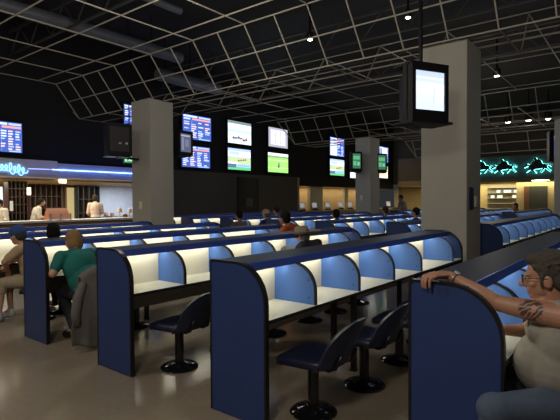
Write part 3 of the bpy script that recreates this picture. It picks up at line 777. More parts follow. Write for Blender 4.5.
# ------------------------------------------------------------------ people
def remeshed(name, b, voxel, mat, parent, smooth=4, factor=0.5):
    me=b.mesh(name+'_src',mat); o=bpy.data.objects.new(name+'_src',me); COL.objects.link(o)
    m=o.modifiers.new('r','REMESH'); m.mode='VOXEL'; m.voxel_size=voxel; m.use_smooth_shade=True
    if smooth:
        s=o.modifiers.new('s','SMOOTH'); s.iterations=smooth; s.factor=factor
    dg=bpy.context.evaluated_depsgraph_get(); dg.update()
    nm=bpy.data.meshes.new_from_object(o.evaluated_get(dg)); nm.name=name
    bpy.data.objects.remove(o); bpy.data.meshes.remove(me)
    nm.materials.clear(); nm.materials.append(mat); nm.shade_smooth()
    nm.polygons.foreach_set('material_index',[0]*len(nm.polygons))
    return link(name,nm,parent)
SK_A=surf('skin_light',(0.50,0.27,0.18),0.5,var=0.08,scale=14)
SK_B=surf('skin_tan',(0.36,0.18,0.11),0.5,var=0.08,scale=14)
SK_C=surf('skin_brown',(0.22,0.11,0.065),0.5,var=0.08,scale=14)
def cloth(name,col): return surf('cloth_'+name,col,0.9,var=0.18,scale=25,bump=0.15)
def hairm(name,col): return surf('hair_'+name,col,0.85,spec=0.15,var=0.45,scale=60,bump=0.5)

def put_head(b, c, M, s=1.0, ears=True):
    c=Vector(c)
    P=lambda x,y,z: c+M@Vector((x*s,y*s,z*s))
    def E(x,y,z,rx,ry,rz): b.ell(P(x,y,z),(rx*s,ry*s,rz*s),18,12,M)
    E(0,-.012,.034,.077,.098,.093); E(0,.024,-.030,.062,.074,.085); E(0,.045,-.082,.043,.045,.038)
    E(0,.030,-.055,.058,.055,.05)
    b.cap(P(0,.092,.012),P(0,.117,-.030),.010*s,.016*s,10)
    b.cap(P(-.012,.104,-.035),P(.012,.104,-.035),.010*s,.010*s,8)
    b.cap(P(-.036,.082,.024),P(.036,.082,.024),.014*s,.014*s,8)
    b.cap(P(-.020,.086,-.066),P(.020,.086,-.066),.010*s,.010*s,8)
    E(-.045,.060,-.022,.022,.022,.02); E(.045,.060,-.022,.022,.022,.02)
    if ears:
        for sx in (-1,1): E(sx*.078,-.008,-.012,.010,.024,.034)
def put_hand(b, w, f, n, th, s=1.0, curl=0.5, spread=1.0):
    """w wrist, f finger direction, n back-of-hand normal, th=+1/-1: thumb towards f x n times th"""
    w=Vector(w); f=Vector(f).normalized(); n=Vector(n); n=(n-f*n.dot(f)).normalized(); side=f.cross(n)*th
    M=Matrix((side,f,n)).transposed()
    b.ell(w+f*.048*s,(.040*s,.055*s,.017*s),14,10,M)
    b.cap(w,w+f*.03*s,.025*s,.026*s,10)
    for i,(off,L) in enumerate(((-.032,.060),(-.011,.074),(.011,.080),(.032,.072))):
        p=w+(f*.088+side*off*spread)*s; d=f.copy()
        for k,(fr,rr) in enumerate(((.46,.0092),(.31,.0085),(.23,.0078))):
            a=curl*(0.5,0.9,0.7)[k]
            ax=d.cross(n); d2=d*math.cos(a)-n*math.sin(a); n2=n*math.cos(a)+d*math.sin(a); d=d2; n=n2
            q=p+d*L*fr*1.25*s; b.cap(p,q,rr*s,rr*.92*s,8); p=q
        n=side.cross(f)*th; n=M@Vector((0,0,1))
    p=w+(f*.022+side*.028)*s; d=(side*.75+f*.62-n*.25).normalized()
    q=p+d*.042*s; b.cap(p,q,.0125*s,.0105*s,8); d=(side*.35+f*.85-n*.35).normalized(); b.cap(q,q+d*.034*s,.0100*s,.0085*s,8)

def rotz(a): return Matrix.Rotation(a,3,'Z')
def person(label, loc, rz, J, skin, shirt, pants, hair, hairstyle='short', voxel=0.014, shoe=None, sleeve=0.55, shorts=False, bulk=1.0, s=1.0, headrot=(0,0), group=None, hat=None, hatcol=None, handcurl=0.5, cap=None, eyes=False, faceM=None, apron=None):
    t=thing('person',label,'person',loc,rz,group)
    V=lambda k: Vector(J[k])*s
    Mh=Matrix.Rotation(headrot[1],3,'Z')@Matrix.Rotation(headrot[0],3,'X')
    def torso(b,e,low=True):
        bl=bulk
        b.ell(V('pelvis'),((.165*bl+e)*s,(.125*bl+e)*s,(.125+e)*s),18,12)
        ch=V('chest'); pe=V('pelvis'); nb=V('neck')
        mid=(ch+pe)/2
        b.ell(mid+Vector((0,.015*bl,0)),((.152*bl+e)*s,(.118*bl*bl+e)*s,(.19+e)*s),18,12)
        b.ell(ch,((.165*bl+e)*s,(.115*bl+e)*s,(.19+e)*s),18,12)
        sl,sr=V('sh_l'),V('sh_r')
        b.cap(sl,sr,(.060+e)*s,(.060+e)*s,14)
        b.cap(ch,nb,(.12+e)*s,(.062+e*.6)*s,14)
    def arm(b,S,e,frac=1.0,end=True):
        a,m,w=V('sh_'+S),V('el_'+S),V('wr_'+S)
        if frac<=1.0:
            q=a+(m-a)*frac; b.cap(a,q,(.056*bulk**.5+e)*s,(.056-.013*frac+e)*s,12)
        else:
            b.cap(a,m,(.056*bulk**.5+e)*s,(.043+e)*s,12); q=m+(w-m)*(frac-1); b.cap(m,q,(.042+e)*s,(.042-.014*(frac-1)+e)*s,12)
    def leg(b,S,e,frac=2.0):
        h,k,a=V('hip_'+S),V('kn_'+S),V('an_'+S)
        b.cap(h,k,(.088*bulk**.5+e)*s,(.058+e)*s,14)
        if frac>1: q=k+(a-k)*(frac-1); b.cap(k,q,(.056+e)*s,(.056-.02*(frac-1)+e)*s,12)
    body=MB(); torso(body,-.004)
    for S in 'lr':
        arm(body,S,0,2.0); leg(body,S,-.002)
        body.cap(V('an_'+S),V('to_'+S),.04*s,.032*s,10)
        w=V('wr_'+S); m=V('el_'+S); f=(w-m).normalized()
        n=Vector(J.get('hn_'+S,(0,0,1)))
        put_hand(body,w,f,n,-1 if S=='l' else 1,s,handcurl) if True else None
    hd=V('head'); body.cap(V('neck'),hd+Mh@Vector((0,-.02,-.05))*s,.056*s,.052*s,14)
    put_head(body,hd,Mh,s)
    remeshed('body',body,voxel,skin,t,3)
    sh=MB(); torso(sh,.013)
    for S in 'lr': arm(sh,S,.016,sleeve)
    remeshed('shirt',sh,max(voxel,.012),shirt,t,4)
    tr=MB(); tr.ell(V('pelvis')+Vector((0,0,-.02*s)),((.170*bulk+.016)*s,(.13*bulk+.014)*s,.125*s),16,10)
    for S in 'lr': leg(tr,S,.016,1.25 if shorts else 1.92)
    remeshed('shorts' if shorts else 'trousers',tr,max(voxel,.012),pants,t,4)
    if shoe:
        for S in 'lr':
            b=MB(); a=V('an_'+S); q=V('to_'+S); zb=min(a.z,q.z)-.02
            b.cap((a.x,a.y,q.z+.02*s),q,.050*s,.046*s,12); b.cap(a,(a.x,a.y,q.z+.02*s),.046*s,.05*s,10)
            remeshed('shoe',b,.012,shoe,t,2)
    Ph=lambda x,y,z: hd+Mh@Vector((x*s,y*s,z*s))
    if hair:
        b=MB()
        g=max(0,voxel-.010)*1.2; b.ell(Ph(0,-.026,.045),(.086*s+g,.100*s+g,.095*s+g),16,12,Mh)
        b.ell(Ph(0,-.06,-.01),(.078*s+g,.062*s+g,.075*s+g),14,10,Mh)
        if hairstyle=='bob':
            b.ell(Ph(0,-.03,-.03),(.100*s,.085*s,.10*s),16,10,Mh)
        if hairstyle=='long':
            b.cap(Ph(0,-.07,-.02),Ph(0,-.10,-.22),.085*s,.06*s,14); b.ell(Ph(0,-.03,-.03),(.098*s,.08*s,.10*s),16,10,Mh)
        if hairstyle=='pony': b.cap(Ph(0,-.11,.03),Ph(0,-.14,-.12),.035*s,.02*s,10)
        remeshed('hair',b,max(voxel,.010),hair,t,2)
    if cap:
        b=MB(); b.ell(Ph(0,-.016,.055),(.102*s,.122*s,.098*s),18,10,Mh); 
        b.ell(Ph(0,.11,.045),(.065*s,.075*s,.010*s),16,8,Mh)
        remeshed('cap',b,.010,cap,t,2)
    if hat:
        hb=thing_part=MB(); n=28; vs=[];fs=[]
        prof=[(.085,.055),(.092,.03),(.15,.022),(.185,.035)]
        crown=[(.0,.150),(.055,.152),(.080,.14),(.090,.09),(.096,.035),(.17,.022),(.245,.046),(.245,.038),(.17,.012),(.08,.022)]
        for r_,z in crown:
            for k in range(n):
                a=2*PI*k/n; zz=z+(0.030*abs(math.cos(a))**2 if r_>.12 else 0)-(0.025*abs(math.sin(a))**6 if r_<.06 and False else 0)
                vs.append(Ph(r_*math.cos(a),r_*1.18*math.sin(a)-.01,zz))
        for i in range(len(crown)-1):
            for k in range(n): fs.append((i*n+k,i*n+(k+1)%n,(i+1)*n+(k+1)%n,(i+1)*n+k))
        hb.add(vs,fs); h=hb.obj('brim_hat',hat,t,40)
        bd=MB(); bd.tube([Ph(.0955*math.cos(2*PI*k/n),.0955*1.18*math.sin(2*PI*k/n)-.01,.052) for k in range(n)],.011*s,6,closed=True).obj('hat_band',cloth('hat_band',(0.03,0.025,0.02)),h,True)
    if eyes:
        for sx in (-1,1): MB().ell(Ph(sx*.031,.083,.004),(.012*s,.009*s,.008*s),10,8,Mh).obj('eye',surf('eye_dark',(0.05,0.04,0.035),0.2),t,True)
    return t
def seated(lean=0.08, spread=0.1, hands=None, side=0.0, elbow_out=0.24, **k):
    J=dict(pelvis=(0,0,.575),chest=(side*.6,.02+lean*.6,.87),neck=(side,.02+lean,1.07),head=(side*1.15,.06+lean*1.25,1.235),
      sh_l=(-.18+side,.02+lean,1.02),sh_r=(.18+side,.02+lean,1.02),
      el_l=(-elbow_out+side,.17+lean,.83),el_r=(elbow_out+side,.17+lean,.83),
      wr_l=(-.12,.38+lean*.5,.825),wr_r=(.14,.38+lean*.5,.825),
      hip_l=(-.09,.02,.545),hip_r=(.09,.02,.545),kn_l=(-spread,.42,.53),kn_r=(spread,.42,.53),
      an_l=(-spread,.36,.11),an_r=(spread,.36,.11),to_l=(-spread-.01,.50,.045),to_r=(spread+.01,.50,.045))
    J.update(k); return J
def standing(lean=0.0, **k):
    J=dict(pelvis=(0,0,.95),chest=(0,lean*.5,1.26),neck=(0,lean,1.45),head=(0,.03+lean*1.3,1.605),
      sh_l=(-.18,lean,1.40),sh_r=(.18,lean,1.40),el_l=(-.235,.03+lean*.8,1.11),el_r=(.235,.03+lean*.8,1.11),
      wr_l=(-.20,.24+lean,1.06),wr_r=(.20,.24+lean,1.06),
      hip_l=(-.09,0,.92),hip_r=(.09,0,.92),kn_l=(-.10,.015,.50),kn_r=(.10,.015,.50),an_l=(-.10,-.02,.10),an_r=(.10,-.02,.10),
      to_l=(-.115,.13,.04),to_r=(.115,.13,.04))
    J.update(k); return J
BLKSHOE=surf('shoe_black',(0.012,0.012,0.012),0.4); WHTSHOE=surf('shoe_white',(0.5,0.5,0.48),0.5)
DARKPANT=cloth('dark_trousers',(0.022,0.022,0.028)); JEANS=cloth('denim',(0.075,0.10,0.16)); KHAKI=cloth('khaki',(0.36,0.29,0.19))
SEATK=lambda k: Y0+k*DY-DP-0.14

# woman in teal
person('heavy-set woman in a teal short-sleeved shirt, seen from behind, bent over her lit desk',(2.98,5.18,0),0.12,
  seated(lean=0.20,side=-0.07,elbow_out=.30,el_l=(-.38,.18,.80),wr_l=(-.12,.42,.825),head=(-.03,.30,1.135),neck=(-.08,.21,1.01),sh_l=(-.26,.20,.98),sh_r=(.13,.20,.98),chest=(-.05,.13,.85),an_l=(-.12,.16,.11),to_l=(-.14,.30,.045),an_r=(.10,.10,.11),to_r=(.11,.24,.045)),
  SK_A,cloth('teal',(0.010,0.145,0.125)),DARKPANT,hairm('blond_brown',(0.24,0.14,0.065)),'bob',0.011,BLKSHOE,0.62,bulk=1.25,headrot=(-.35,.1))
# jacket over her chair
jt=MB(); NU,NV=26,34; vs=[];fs=[]
for side_ in (0,1):
    for j in range(NV+1):
        for i in range(NU+1):
            u=-1+2*i/NU; v=j/NV
            # v 0 front inside hem (over the backrest top) .. 1 outer hem near the floor
            if v<0.18: y=-0.262+0.0*u; z=0.66+ (v/0.18)*0.20
            elif v<0.26:
                a=(v-0.18)/0.08*PI; y=-0.305+0.043*math.cos(a); z=0.86+0.035*math.sin(a)
            else:
                q=(v-0.26)/0.74; y=-0.348-0.05*q-0.03*math.sin(q*3)+0.022*math.sin(u*7+q*2)*q+0.012*math.sin(u*15+1)*q; z=0.86-0.80*q+0.03*math.sin(u*5)*q
            wd=0.22+0.13*max(0,min(1,(v-0.22)*1.6)); x=u*wd+0.012*math.sin(v*9+u*2)
            z-=0.10*abs(u)**2.2*(1 if v<0.4 else max(0,1-(v-.4)*2.0))
            off=0.016*side_
            vs.append((x,y-off if v>0.22 else y+off,z+ (off if 0.15<v<0.3 else 0)))
W=NU+1;S=W*(NV+1)
for j in range(NV):
    for i in range(NU):
        a=j*W+i; fs.append((a,a+1,a+W+1,a+W)); fs.append((S+a,S+a+W,S+a+W+1,S+a+1))
for j in range(NV): a=j*W; fs.append((a,a+W,S+a+W,S+a)); a=a+NU; fs.append((a,S+a,S+a+W,a+W))
for i in range(NU): fs.append((i,S+i,S+i+1,i+1)); a=NV*W+i; fs.append((a,a+1,S+a+1,S+a))
jt.add(vs,fs)
# collar and sleeves hanging
o=jt.obj('jacket',cloth('grey_jacket',(0.13,0.12,0.11)),None,True); o.location=(2.92,5.13,0.0); o.rotation_euler=(0,0,-0.15)
tag(o,'grey jacket draped over the back of the teal woman\'s chair','jacket')
for sx in (-1,1):
    b=MB(); b.tube([(sx*.20,-.36,.74),(sx*.27,-.385,.58),(sx*.30,-.40,.42),(sx*.29,-.405,.30)],[.04,.055,.05,.044],12); b.obj('sleeve',MATS['cloth_grey_jacket'],o,True)
# man in tan with blue cap
person('man in a tan shirt and blue cap, turned sideways on his chair at left edge',(3.02,6.62,0),0.8,
  seated(lean=0.16,head=(0,.26,1.16),neck=(0,.18,1.02),sh_l=(-.18,.17,.98),sh_r=(.18,.17,.98),an_l=(-.12,.46,.11),to_l=(-.13,.60,.045),an_r=(.10,.40,.11),to_r=(.12,.54,.045),wr_l=(-.10,.36,.72),wr_r=(.10,.40,.78)),
  SK_A,cloth('tan_shirt',(0.40,0.29,0.17)),KHAKI,hairm('dark_grey',(0.05,0.045,0.04)),'short',0.013,WHTSHOE,0.7,shorts=True,bulk=1.1,cap=cloth('blue_cap',(0.03,0.07,0.22)),headrot=(-.2,-.4))
person('dark-haired person seated behind the teal woman, only the head showing',(3.42,6.80,0),0,seated(lean=0.15,head=(0,.22,1.17)),SK_B,cloth('charcoal',(0.03,0.03,0.035)),DARKPANT,hairm('black',(0.010,0.009,0.008)),'bob',0.015,BLKSHOE)
# brim-hat man
person('man in a wide-brimmed beige hat and dark shirt at the second row',(5.54,SEATK(1)+.02,0),0.1,seated(lean=0.18,head=(0,.32,1.105),neck=(0,.22,.99),sh_l=(-.21,.18,.985),sh_r=(.21,.18,.985),chest=(0,.13,.83)),SK_B,cloth('dark_shirt',(0.025,0.023,0.022)),DARKPANT,hairm('grey',(0.12,0.11,0.10)),'short',0.012,BLKSHOE,1.9,bulk=1.3,
  hat=cloth('hat_beige',(0.34,0.27,0.18)),headrot=(-.15,.15))
def extra(label,x,k,shirt,hair,style='short',skin=SK_B,**kw):
    y=SEATK(k); rz=kw.pop('rz',0.0); J=kw.pop('J',None) or seated(lean=0.06)
    p_=person(label,(x,y,0),rz,J,skin,shirt,DARKPANT,hair,style,0.018,BLKSHOE,**kw)
    chair(x,y-.02,rz,'dark pedestal chair under the '+label.split(' seated')[0],'chairs under seated bettors')
extra('person in an orange-red shirt with dark hair seated behind the brim hat man',7.0,2,cloth('orange_red',(0.42,0.085,0.025)),hairm('black',(0.010,0.009,0.008)),'short',bulk=1.2,J=seated(lean=.02,head=(-.06,.14,1.285),neck=(0,.04,1.15),sh_l=(-.19,.04,1.10),sh_r=(.19,.04,1.10),chest=(0,.03,.92)))
extra('person in a brown top seated before the dark door, far left row end',9.12,4,cloth('brown_top',(0.14,0.10,0.07)),hairm('black',(0.010,0.009,0.008)),bulk=1.1)
extra('person in a pale beige cap seated before the dark wall door',10.25,4,cloth('navy_top',(0.02,0.025,0.06)),hairm('grey',(0.12,0.11,0.10)),cap=cloth('beige_cap',(0.42,0.33,0.20)))
extra('dark-haired person seated right of the beige cap wearer',12.65,5,cloth('maroon',(0.07,0.02,0.02)),hairm('dark_brown',(0.04,0.025,0.018)),J=seated(lean=.02,head=(0,.06,1.29)))
extra('dark-haired person seated left of the slim grey column',11.4,3,cloth('black_top',(0.012,0.012,0.014)),hairm('black',(0.010,0.009,0.008)),'bob')
extra('brown-haired person seated right of the slim grey column',14.4,3,cloth('maroon',(0.07,0.02,0.02)),hairm('dark_brown',(0.04,0.025,0.018)),J=seated(lean=.02,head=(0,.06,1.27)))
extra('dark-haired person seated just left of the big grey column',12.95,2,cloth('navy_top',(0.02,0.025,0.06)),hairm('black',(0.010,0.009,0.008)),J=seated(lean=.0,head=(0,.04,1.27)))
extra('person with both arms raised seated below the neon horses',25.9,2,cloth('rust',(0.30,0.10,0.05)),hairm('black',(0.010,0.009,0.008)),skin=SK_A,
   J=seated(lean=0,el_l=(-.45,.05,1.22),wr_l=(-.14,.0,1.30),el_r=(.45,.05,1.22),wr_r=(.14,.0,1.30),head=(0,.05,1.30)))
# standing bettor
p=px(405,205,23.5); person('man in a grey shirt standing and leaning at the cream counter',(p.x,p.y,0),math.radians(52),
   standing(lean=0.16,wr_l=(-.2,.45,1.12),wr_r=(.2,.45,1.12),el_l=(-.25,.2,1.12),el_r=(.25,.2,1.12)),SK_B,cloth('grey_shirt',(0.24,0.24,0.25)),DARKPANT,hairm('dark_brown',(0.04,0.025,0.018)),'short',0.02,BLKSHOE,s=1.08)
# kitchen staff
WHITES=cloth('kitchen_white',(0.62,0.58,0.50)); PINKW=cloth('pale_pink',(0.52,0.42,0.36))
def staff(u,Y,label,rz,shirt,hair,style,s=1.0,**k):
    p=pxy(u,200,Y); person(label,(p.x,p.y,0),rz,standing(**k),SK_B,shirt,DARKPANT,hair,style,0.018,BLKSHOE,1.3,s=s,eyes=True)
staff(2,15.3,'food server in white at the left edge of the photo',math.radians(120),WHITES,hairm('black',(0.010,0.009,0.008)),'short',0.98,lean=.08)
staff(33,15.35,'food server in a white top with dark tied hair beside the copper display case',math.radians(-110),WHITES,hairm('black',(0.010,0.009,0.008)),'pony',1.0,lean=.16,wr_r=(.2,.45,1.15),wr_l=(-.2,.48,1.12))
staff(95.5,16.2,'cook in a pale pink-white shirt before the tiled kitchen wall',math.radians(-25),PINKW,hairm('dark_brown',(0.04,0.025,0.018)),'short',1.08,lean=.1)

# ------------------------------------------------------------------ the man at right
def hero():
    base=Vector((2.95,0.30,0)); t=thing('person','grey-haired man in glasses and grey T-shirt gripping the right front end panel','person',base)
    L=lambda *p: Vector(p)-base
    skin=SK_HERO; 
    pel=L(2.93,.27,.57); ch=L(2.86,.34,.89); nk=L(2.80,.365,1.085); hd=L(2.772,.415,1.212)
    sl=L(2.715,.335,1.030); sr=L(3.02,.36,1.03)
    el=L(2.705,.635,1.062); wr=L(2.690,.885,1.188)
    er=L(3.08,.56,.84); wrr=L(2.90,.66,.87)
    Mh=Matrix.Rotation(math.radians(8),3,'Z')@Matrix.Rotation(math.radians(-6),3,'X')
    def tors(b,e):
        b.ell(pel,(.20+e,.155+e,.14+e),20,14); b.ell(L(2.87,.375,.735),(.195+e,.205+e,.185+e),22,14); b.ell(ch,(.185+e,.145+e,.19+e),22,14)
        b.cap(sl+Vector((.055,0,0)),sr-Vector((.02,0,0)),.066+e,.068+e,16); b.cap(ch,nk,.13+e,.066+e*.3,16)
        b.ell(L(2.80,.44,.93),(.085+e,.07+e,.07+e),16,10); b.ell(L(2.95,.44,.93),(.085+e,.07+e,.07+e),16,10)
    body=MB(); tors(body,-.006)
    # left arm
    body.cap(sl,sl+(el-sl)*.55,.064,.055,16); body.cap(sl+(el-sl)*.5,el,.056,.045,16)
    body.cap(el,el+(wr-el)*.35,.043,.045,16); body.cap(el+(wr-el)*.35,wr,.045,.027,16)
    # left hand draped over the top edge of the panel: index finger farthest from the camera
    f=Vector((-.72,.69,0)).normalized(); sd=Vector((.69,.72,0)); n=Vector((0,0,1))
    M=Matrix((sd,f,n)).transposed()
    palm=wr+Vector((-.032,.040,.008)); body.ell(palm,(.044,.056,.018),18,12,M); body.cap(wr,palm,.026,.024,12)
    body.ell(palm+f*.035,(.046,.022,.017),16,10,M)
    for off,Ln,zd in ((-.036,.068,-.004),(-.012,.086,.002),(.012,.090,.003),(.035,.080,.0)):
        p=palm+f*.045+sd*off+Vector((0,0,zd))
        d1=(f*.86+Vector((0,0,-.28))+sd*off*2).normalized(); q=p+d1*Ln*.52; body.cap(p,q,.0105,.0098,10)
        d2=(f*.30+Vector((0,0,-.95))).normalized(); r_=q+d2*Ln*.42; body.cap(q,r_,.0098,.009,10)
        d3=(f*-.05+Vector((0,0,-1))).normalized(); body.cap(r_,r_+d3*Ln*.30,.009,.0078,10)
    p=wr+Vector((.015,.045,-.004)); q=p+Vector((.012,.040,-.018)); body.cap(p,q,.014,.012,10); body.cap(q,q+Vector((-.006,.026,-.030)),.011,.009,10)
    # right arm, forearm on the desk
    body.cap(sr,er,.062,.045,16); body.cap(er,wrr,.044,.028,16)
    put_hand(body,wrr,(-.85,.45,-.12),(0.1,.1,1),-1,1.0,.9)
    # neck and head
    body.cap(nk,hd+Mh@Vector((0,-.02,-.05)),.066,.060,16)
    put_head(body,hd,Mh,1.0)
    body.ell(hd+Mh@Vector((0,.02,-.105)),(.05,.05,.03),14,10,Mh)
    # legs inside the jeans
    hl=L(2.83,.27,.56); kl=L(2.43,.575,.60); al=L(2.36,.60,.18); tl=L(2.26,.68,.06)
    hr=L(3.03,.27,.56); kr=L(3.03,.70,.54); ar=L(3.02,.68,.11); tr_=L(3.02,.82,.05)
    for a,k,q,z in ((hl,kl,al,tl),(hr,kr,ar,tr_)):
        body.cap(a,k,.09,.060,14); body.cap(k,q,.058,.038,12); body.cap(q,z,.038,.03,10)
    remeshed('body',body,.0052,skin,t,3)
    # clothes
    sh=MB(); tors(sh,.010)
    sh.cap(sl+Vector((.03,-.01,.012)),sl+Vector((.02,0,.012)),.070,.070,16); sh.cap(sr,sr+(er-sr)*.5,.078,.066,16)
    shirt=cloth('grey_tshirt',(0.27,0.255,0.215))
    remeshed('t_shirt',sh,.009,shirt,t,5)
    je=MB(); je.ell(pel+Vector((0,0,-.03)),(.212,.172,.135),20,12)
    je.cap(hl,kl,.108,.074,18); je.cap(kl+(hl-kl)*.10,kl+(kl-hl)*.03,.076,.080,18); je.cap(hr,kr,.11,.082,16)
    je.cap(kr,kr+(ar-kr)*.2,.08,.08,14)
    je.cap(kl,kl+(al-kl)*.16,.072,.074,16)
    remeshed('denim_shorts',je,.010,JEANS_H,t,4)
    for (q,z) in ((al,tl),(ar,tr_)):
        b=MB(); b.cap((q.x,q.y,z.z+.015),z,.052,.048,12); b.cap(q,(q.x,q.y,z.z+.015),.046,.052,12); remeshed('shoe',b,.012,WHTSHOE,t,2)
    # hair: thick short grey
    b=MB(); P=lambda x,y,z: hd+Mh@Vector((x,y,z))
    b.ell(P(0,-.028,.052),(.089,.102,.094),20,14,Mh); b.ell(P(0,-.065,.0),(.084,.066,.085),18,12,Mh); b.ell(P(0,.035,.098),(.066,.055,.035),16,10,Mh)
    r=random.Random(5)
    for i in range(170):
        th=r.uniform(0,2*PI); ph=r.uniform(0.0,1.0)
        d=Vector((math.cos(th)*math.sqrt(1-ph*ph),math.sin(th)*math.sqrt(1-ph*ph),ph))
        p0=Vector((d.x*.086,d.y*.100-.028,d.z*.092+.052))
        if p0.y>.055 and p0.z<.09: continue
        e=p0+Vector((d.x*.008+r.uniform(-.012,.012),d.y*.006-.012,d.z*.010-.004))
        b.cap(P(*p0),P(*e),.009,.005,6)
    for sx in (-1,1): b.cap(P(sx*.074,.012,.02),P(sx*.074,.020,-.03),.014,.010,8)
    remeshed('hair',b,.0055,HAIR_H,t,1)
    # glasses
    g=MB()
    for sx in (-1,1):
        g.tube([P(sx*.033+.023*math.cos(a*PI/7),.112-.004*abs(math.cos(a*PI/7)),.002+.017*math.sin(a*PI/7)) for a in range(14)],.0022,6,closed=True)
        g.tube([P(sx*.056,.107,.008),P(sx*.080,.06,.010),P(sx*.086,-.01,.004)],.0024,6)
    g.tube([P(-.011,.113,.006),P(.011,.113,.006)],.0024,6)
    g.obj('glasses',surf('glasses_frame',(0.02,0.018,0.016),0.3),t,True)
    for sx in (-1,1):
        MB().ell(P(sx*.031,.083,.003),(.0125,.0105,.010),14,10,Mh).obj('eye',surf('eye_white',(0.55,0.5,0.45),0.2),t,True)
        MB().ell(P(sx*.031,.0925,.003),(.0055,.003,.0055),10,8,Mh).obj('iris',surf('eye_iris',(0.03,0.03,0.03),0.2),t,True)
    # wrist watch
    d=(wr-el).normalized(); c=el+(wr-el)*.90; a=d.cross(Vector((0,0,1))).normalized(); u=a.cross(d)
    wt=MB().tube([c+(a*math.cos(k*PI/12)+u*math.sin(k*PI/12))*.0345 for k in range(24)],.0065,6,closed=True).obj('wristwatch',STEEL,t,True)
    MB().lathe([(0.0,0),(.017,0),(.017,.006),(.015,.008)],n=16).obj('watch_face',surf('watch_face',(0.5,0.5,0.48),0.25),wt,40)
    wt.children[0].matrix_local=Matrix.Translation(c+u*.034)@u.to_track_quat('Z','Y').to_matrix().to_4x4()
    return t
def hero_skin():
    m,n,l=new_mat('skin_hero'); b=n['Principled BSDF']; b.inputs['Roughness'].default_value=.48
    tc=n.new('ShaderNodeTexCoord'); nz=n.new('ShaderNodeTexNoise'); nz.inputs['Scale'].default_value=16; nz.inputs['Detail'].default_value=4
    l.new(tc.outputs['Object'],nz.inputs['Vector'])
    mx=n.new('ShaderNodeMix'); mx.data_type='RGBA'; mx.inputs[6].default_value=(0.36,0.17,0.105,1); mx.inputs[7].default_value=(0.47,0.25,0.165,1); l.new(nz.outputs['Fac'],mx.inputs[0])
    # dark scrolling tattoo on the outer left upper arm
    vm=n.new('ShaderNodeVectorMath'); vm.operation='DISTANCE'; vm.inputs[1].default_value=TAT; l.new(tc.outputs['Object'],vm.inputs[0])
    lt=n.new('ShaderNodeMapRange'); lt.inputs['From Min'].default_value=.052; lt.inputs['From Max'].default_value=.066; lt.inputs['To Min'].default_value=1; lt.inputs['To Max'].default_value=0
    l.new(vm.outputs['Value'],lt.inputs['Value'])
    wv=n.new('ShaderNodeTexWave'); wv.wave_type='BANDS'; wv.bands_direction='DIAGONAL'; wv.inputs['Scale'].default_value=11; wv.inputs['Distortion'].default_value=11; wv.inputs['Detail'].default_value=1; wv.inputs['Detail Scale'].default_value=2
    mp=n.new('ShaderNodeMapping'); mp.inputs['Location'].default_value=[-v for v in TAT]; l.new(tc.outputs['Object'],mp.inputs['Vector']); l.new(mp.outputs['Vector'],wv.inputs['Vector'])
    st=n.new('ShaderNodeMath'); st.operation='GREATER_THAN'; st.inputs[1].default_value=.27; l.new(wv.outputs['Fac'],st.inputs[0])
    ml=n.new('ShaderNodeMath'); ml.operation='MULTIPLY'; l.new(st.outputs[0],ml.inputs[0]); l.new(lt.outputs['Result'],ml.inputs[1])
    m2=n.new('ShaderNodeMath'); m2.operation='MULTIPLY'; m2.inputs[1].default_value=.85; l.new(ml.outputs[0],m2.inputs[0])
    t2=n.new('ShaderNodeMix'); t2.data_type='RGBA'; t2.inputs[7].default_value=(0.025,0.022,0.025,1); l.new(m2.outputs[0],t2.inputs[0]); l.new(mx.outputs[2],t2.inputs[6])
    l.new(t2.outputs[2],b.inputs['Base Color']); b.inputs['Subsurface Weight'].default_value=0.05
    return m
TAT=(2.665-2.95,0.465-0.30,1.058)
SK_HERO=hero_skin(); HAIR_H=hairm('salt_pepper',(0.068,0.058,0.050)); JEANS_H=cloth('faded_denim',(0.075,0.10,0.155))
hero()
# newspaper on the desk beside the brim hat man
npm=surf('newsprint',(0.9,0.9,0.88),0.8); b=MB()
for sx,rt in ((-1,.35),(1,-.35)):
    b.add([(0,0,0),(sx*.19,-.07,0.0),(sx*.19,-.02,.22),(0,.05,.23)],[(0,1,2,3)]); b.add([(0,.004,0),(sx*.19,-.066,0.0),(sx*.19,-.016,.22),(0,.054,.23)],[(3,2,1,0)])
o=b.obj('newspaper',npm); o.location=(5.10,3.86,HD+.002); tag(o,'open white newspaper propped on the desk left of the brim hat man','newspaper')
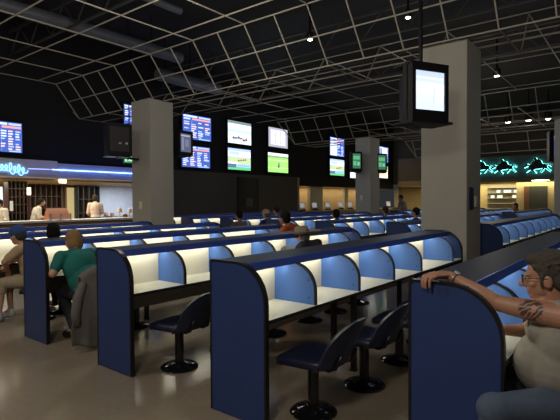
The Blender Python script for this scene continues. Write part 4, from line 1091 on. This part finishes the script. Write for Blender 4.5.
# ------------------------------------------------------------------ light
wd=bpy.data.worlds.new('hall_air'); scene.world=wd; wd.use_nodes=True
wd.node_tree.nodes['Background'].inputs[0].default_value=(0.75,0.78,0.9,1); wd.node_tree.nodes['Background'].inputs[1].default_value=0.03
def area(name,loc,energy,sx,sy,col,rot=(0,0,0),spread=None):
    li=bpy.data.lights.new(name,'AREA'); li.shape='RECTANGLE'; li.size=sx; li.size_y=sy; li.energy=energy; li.color=col
    o=link(name,li); o.location=loc; o.rotation_euler=rot
    if spread: li.spread=spread
    return o
WARM=(1.0,0.92,0.80); COOL=(0.80,0.87,1.0)
def point(name,loc,energy,r,col):
    li=bpy.data.lights.new(name,'POINT'); li.energy=energy*2.2; li.shadow_soft_size=r; li.color=col
    o=link(name,li); o.location=loc; return o
for loc,e,c in (((-0.6,0.8,3.9),95,WARM),((0.2,4.8,3.9),60,WARM),((-0.5,10,4.2),32,WARM),((5.2,6.3,4.0),40,WARM),((12.0,5.0,4.0),22,COOL),((13.5,10.5,4.0),16,COOL),((22,5.5,4.0),30,WARM),((4.0,-1.2,3.9),26,WARM),((14,1.0,4.0),16,COOL)):
    point('hall_fill_light',loc,e,0.35,c)  # invented soft fill lamps that brighten lattice, columns and floor
area('kitchen_light',(5.0,16.6,2.28),260,9,1.6,(1.0,0.84,0.58))
area('soffit_blue_fill',(8.4,WALLY-.9,2.62),5,4.6,0.06,(0.08,0.18,1.0),(math.radians(90),0,0))  # unseen strip added to wash the soffit face blue
area('kitchen_light',(11.3,17.0,2.27),90,2.5,1.6,(0.85,0.92,1.0))
area('kitchen_light',(4.5,14.95,2.3),90,10,0.3,(1.0,0.88,0.66))  # fill added over the counter to brighten the servers' fronts
area('betting_light',(26,15.5,2.40),60,10,0.5,(1.0,0.80,0.50))
area('betting_light',(FARX-1.2,11.5,2.6),70,1,3,(1.0,0.80,0.50))
area('bay_light',(FARX+1.0,6.8,2.7),170,1.2,6,(1.0,0.85,0.52))
scene.view_settings.view_transform='Standard'
scene.view_settings.look='None'
scene.view_settings.exposure=0.2
scene.cycles.use_denoising=True
scene.cycles.max_bounces=6
scene.cycles.sample_clamp_indirect=4
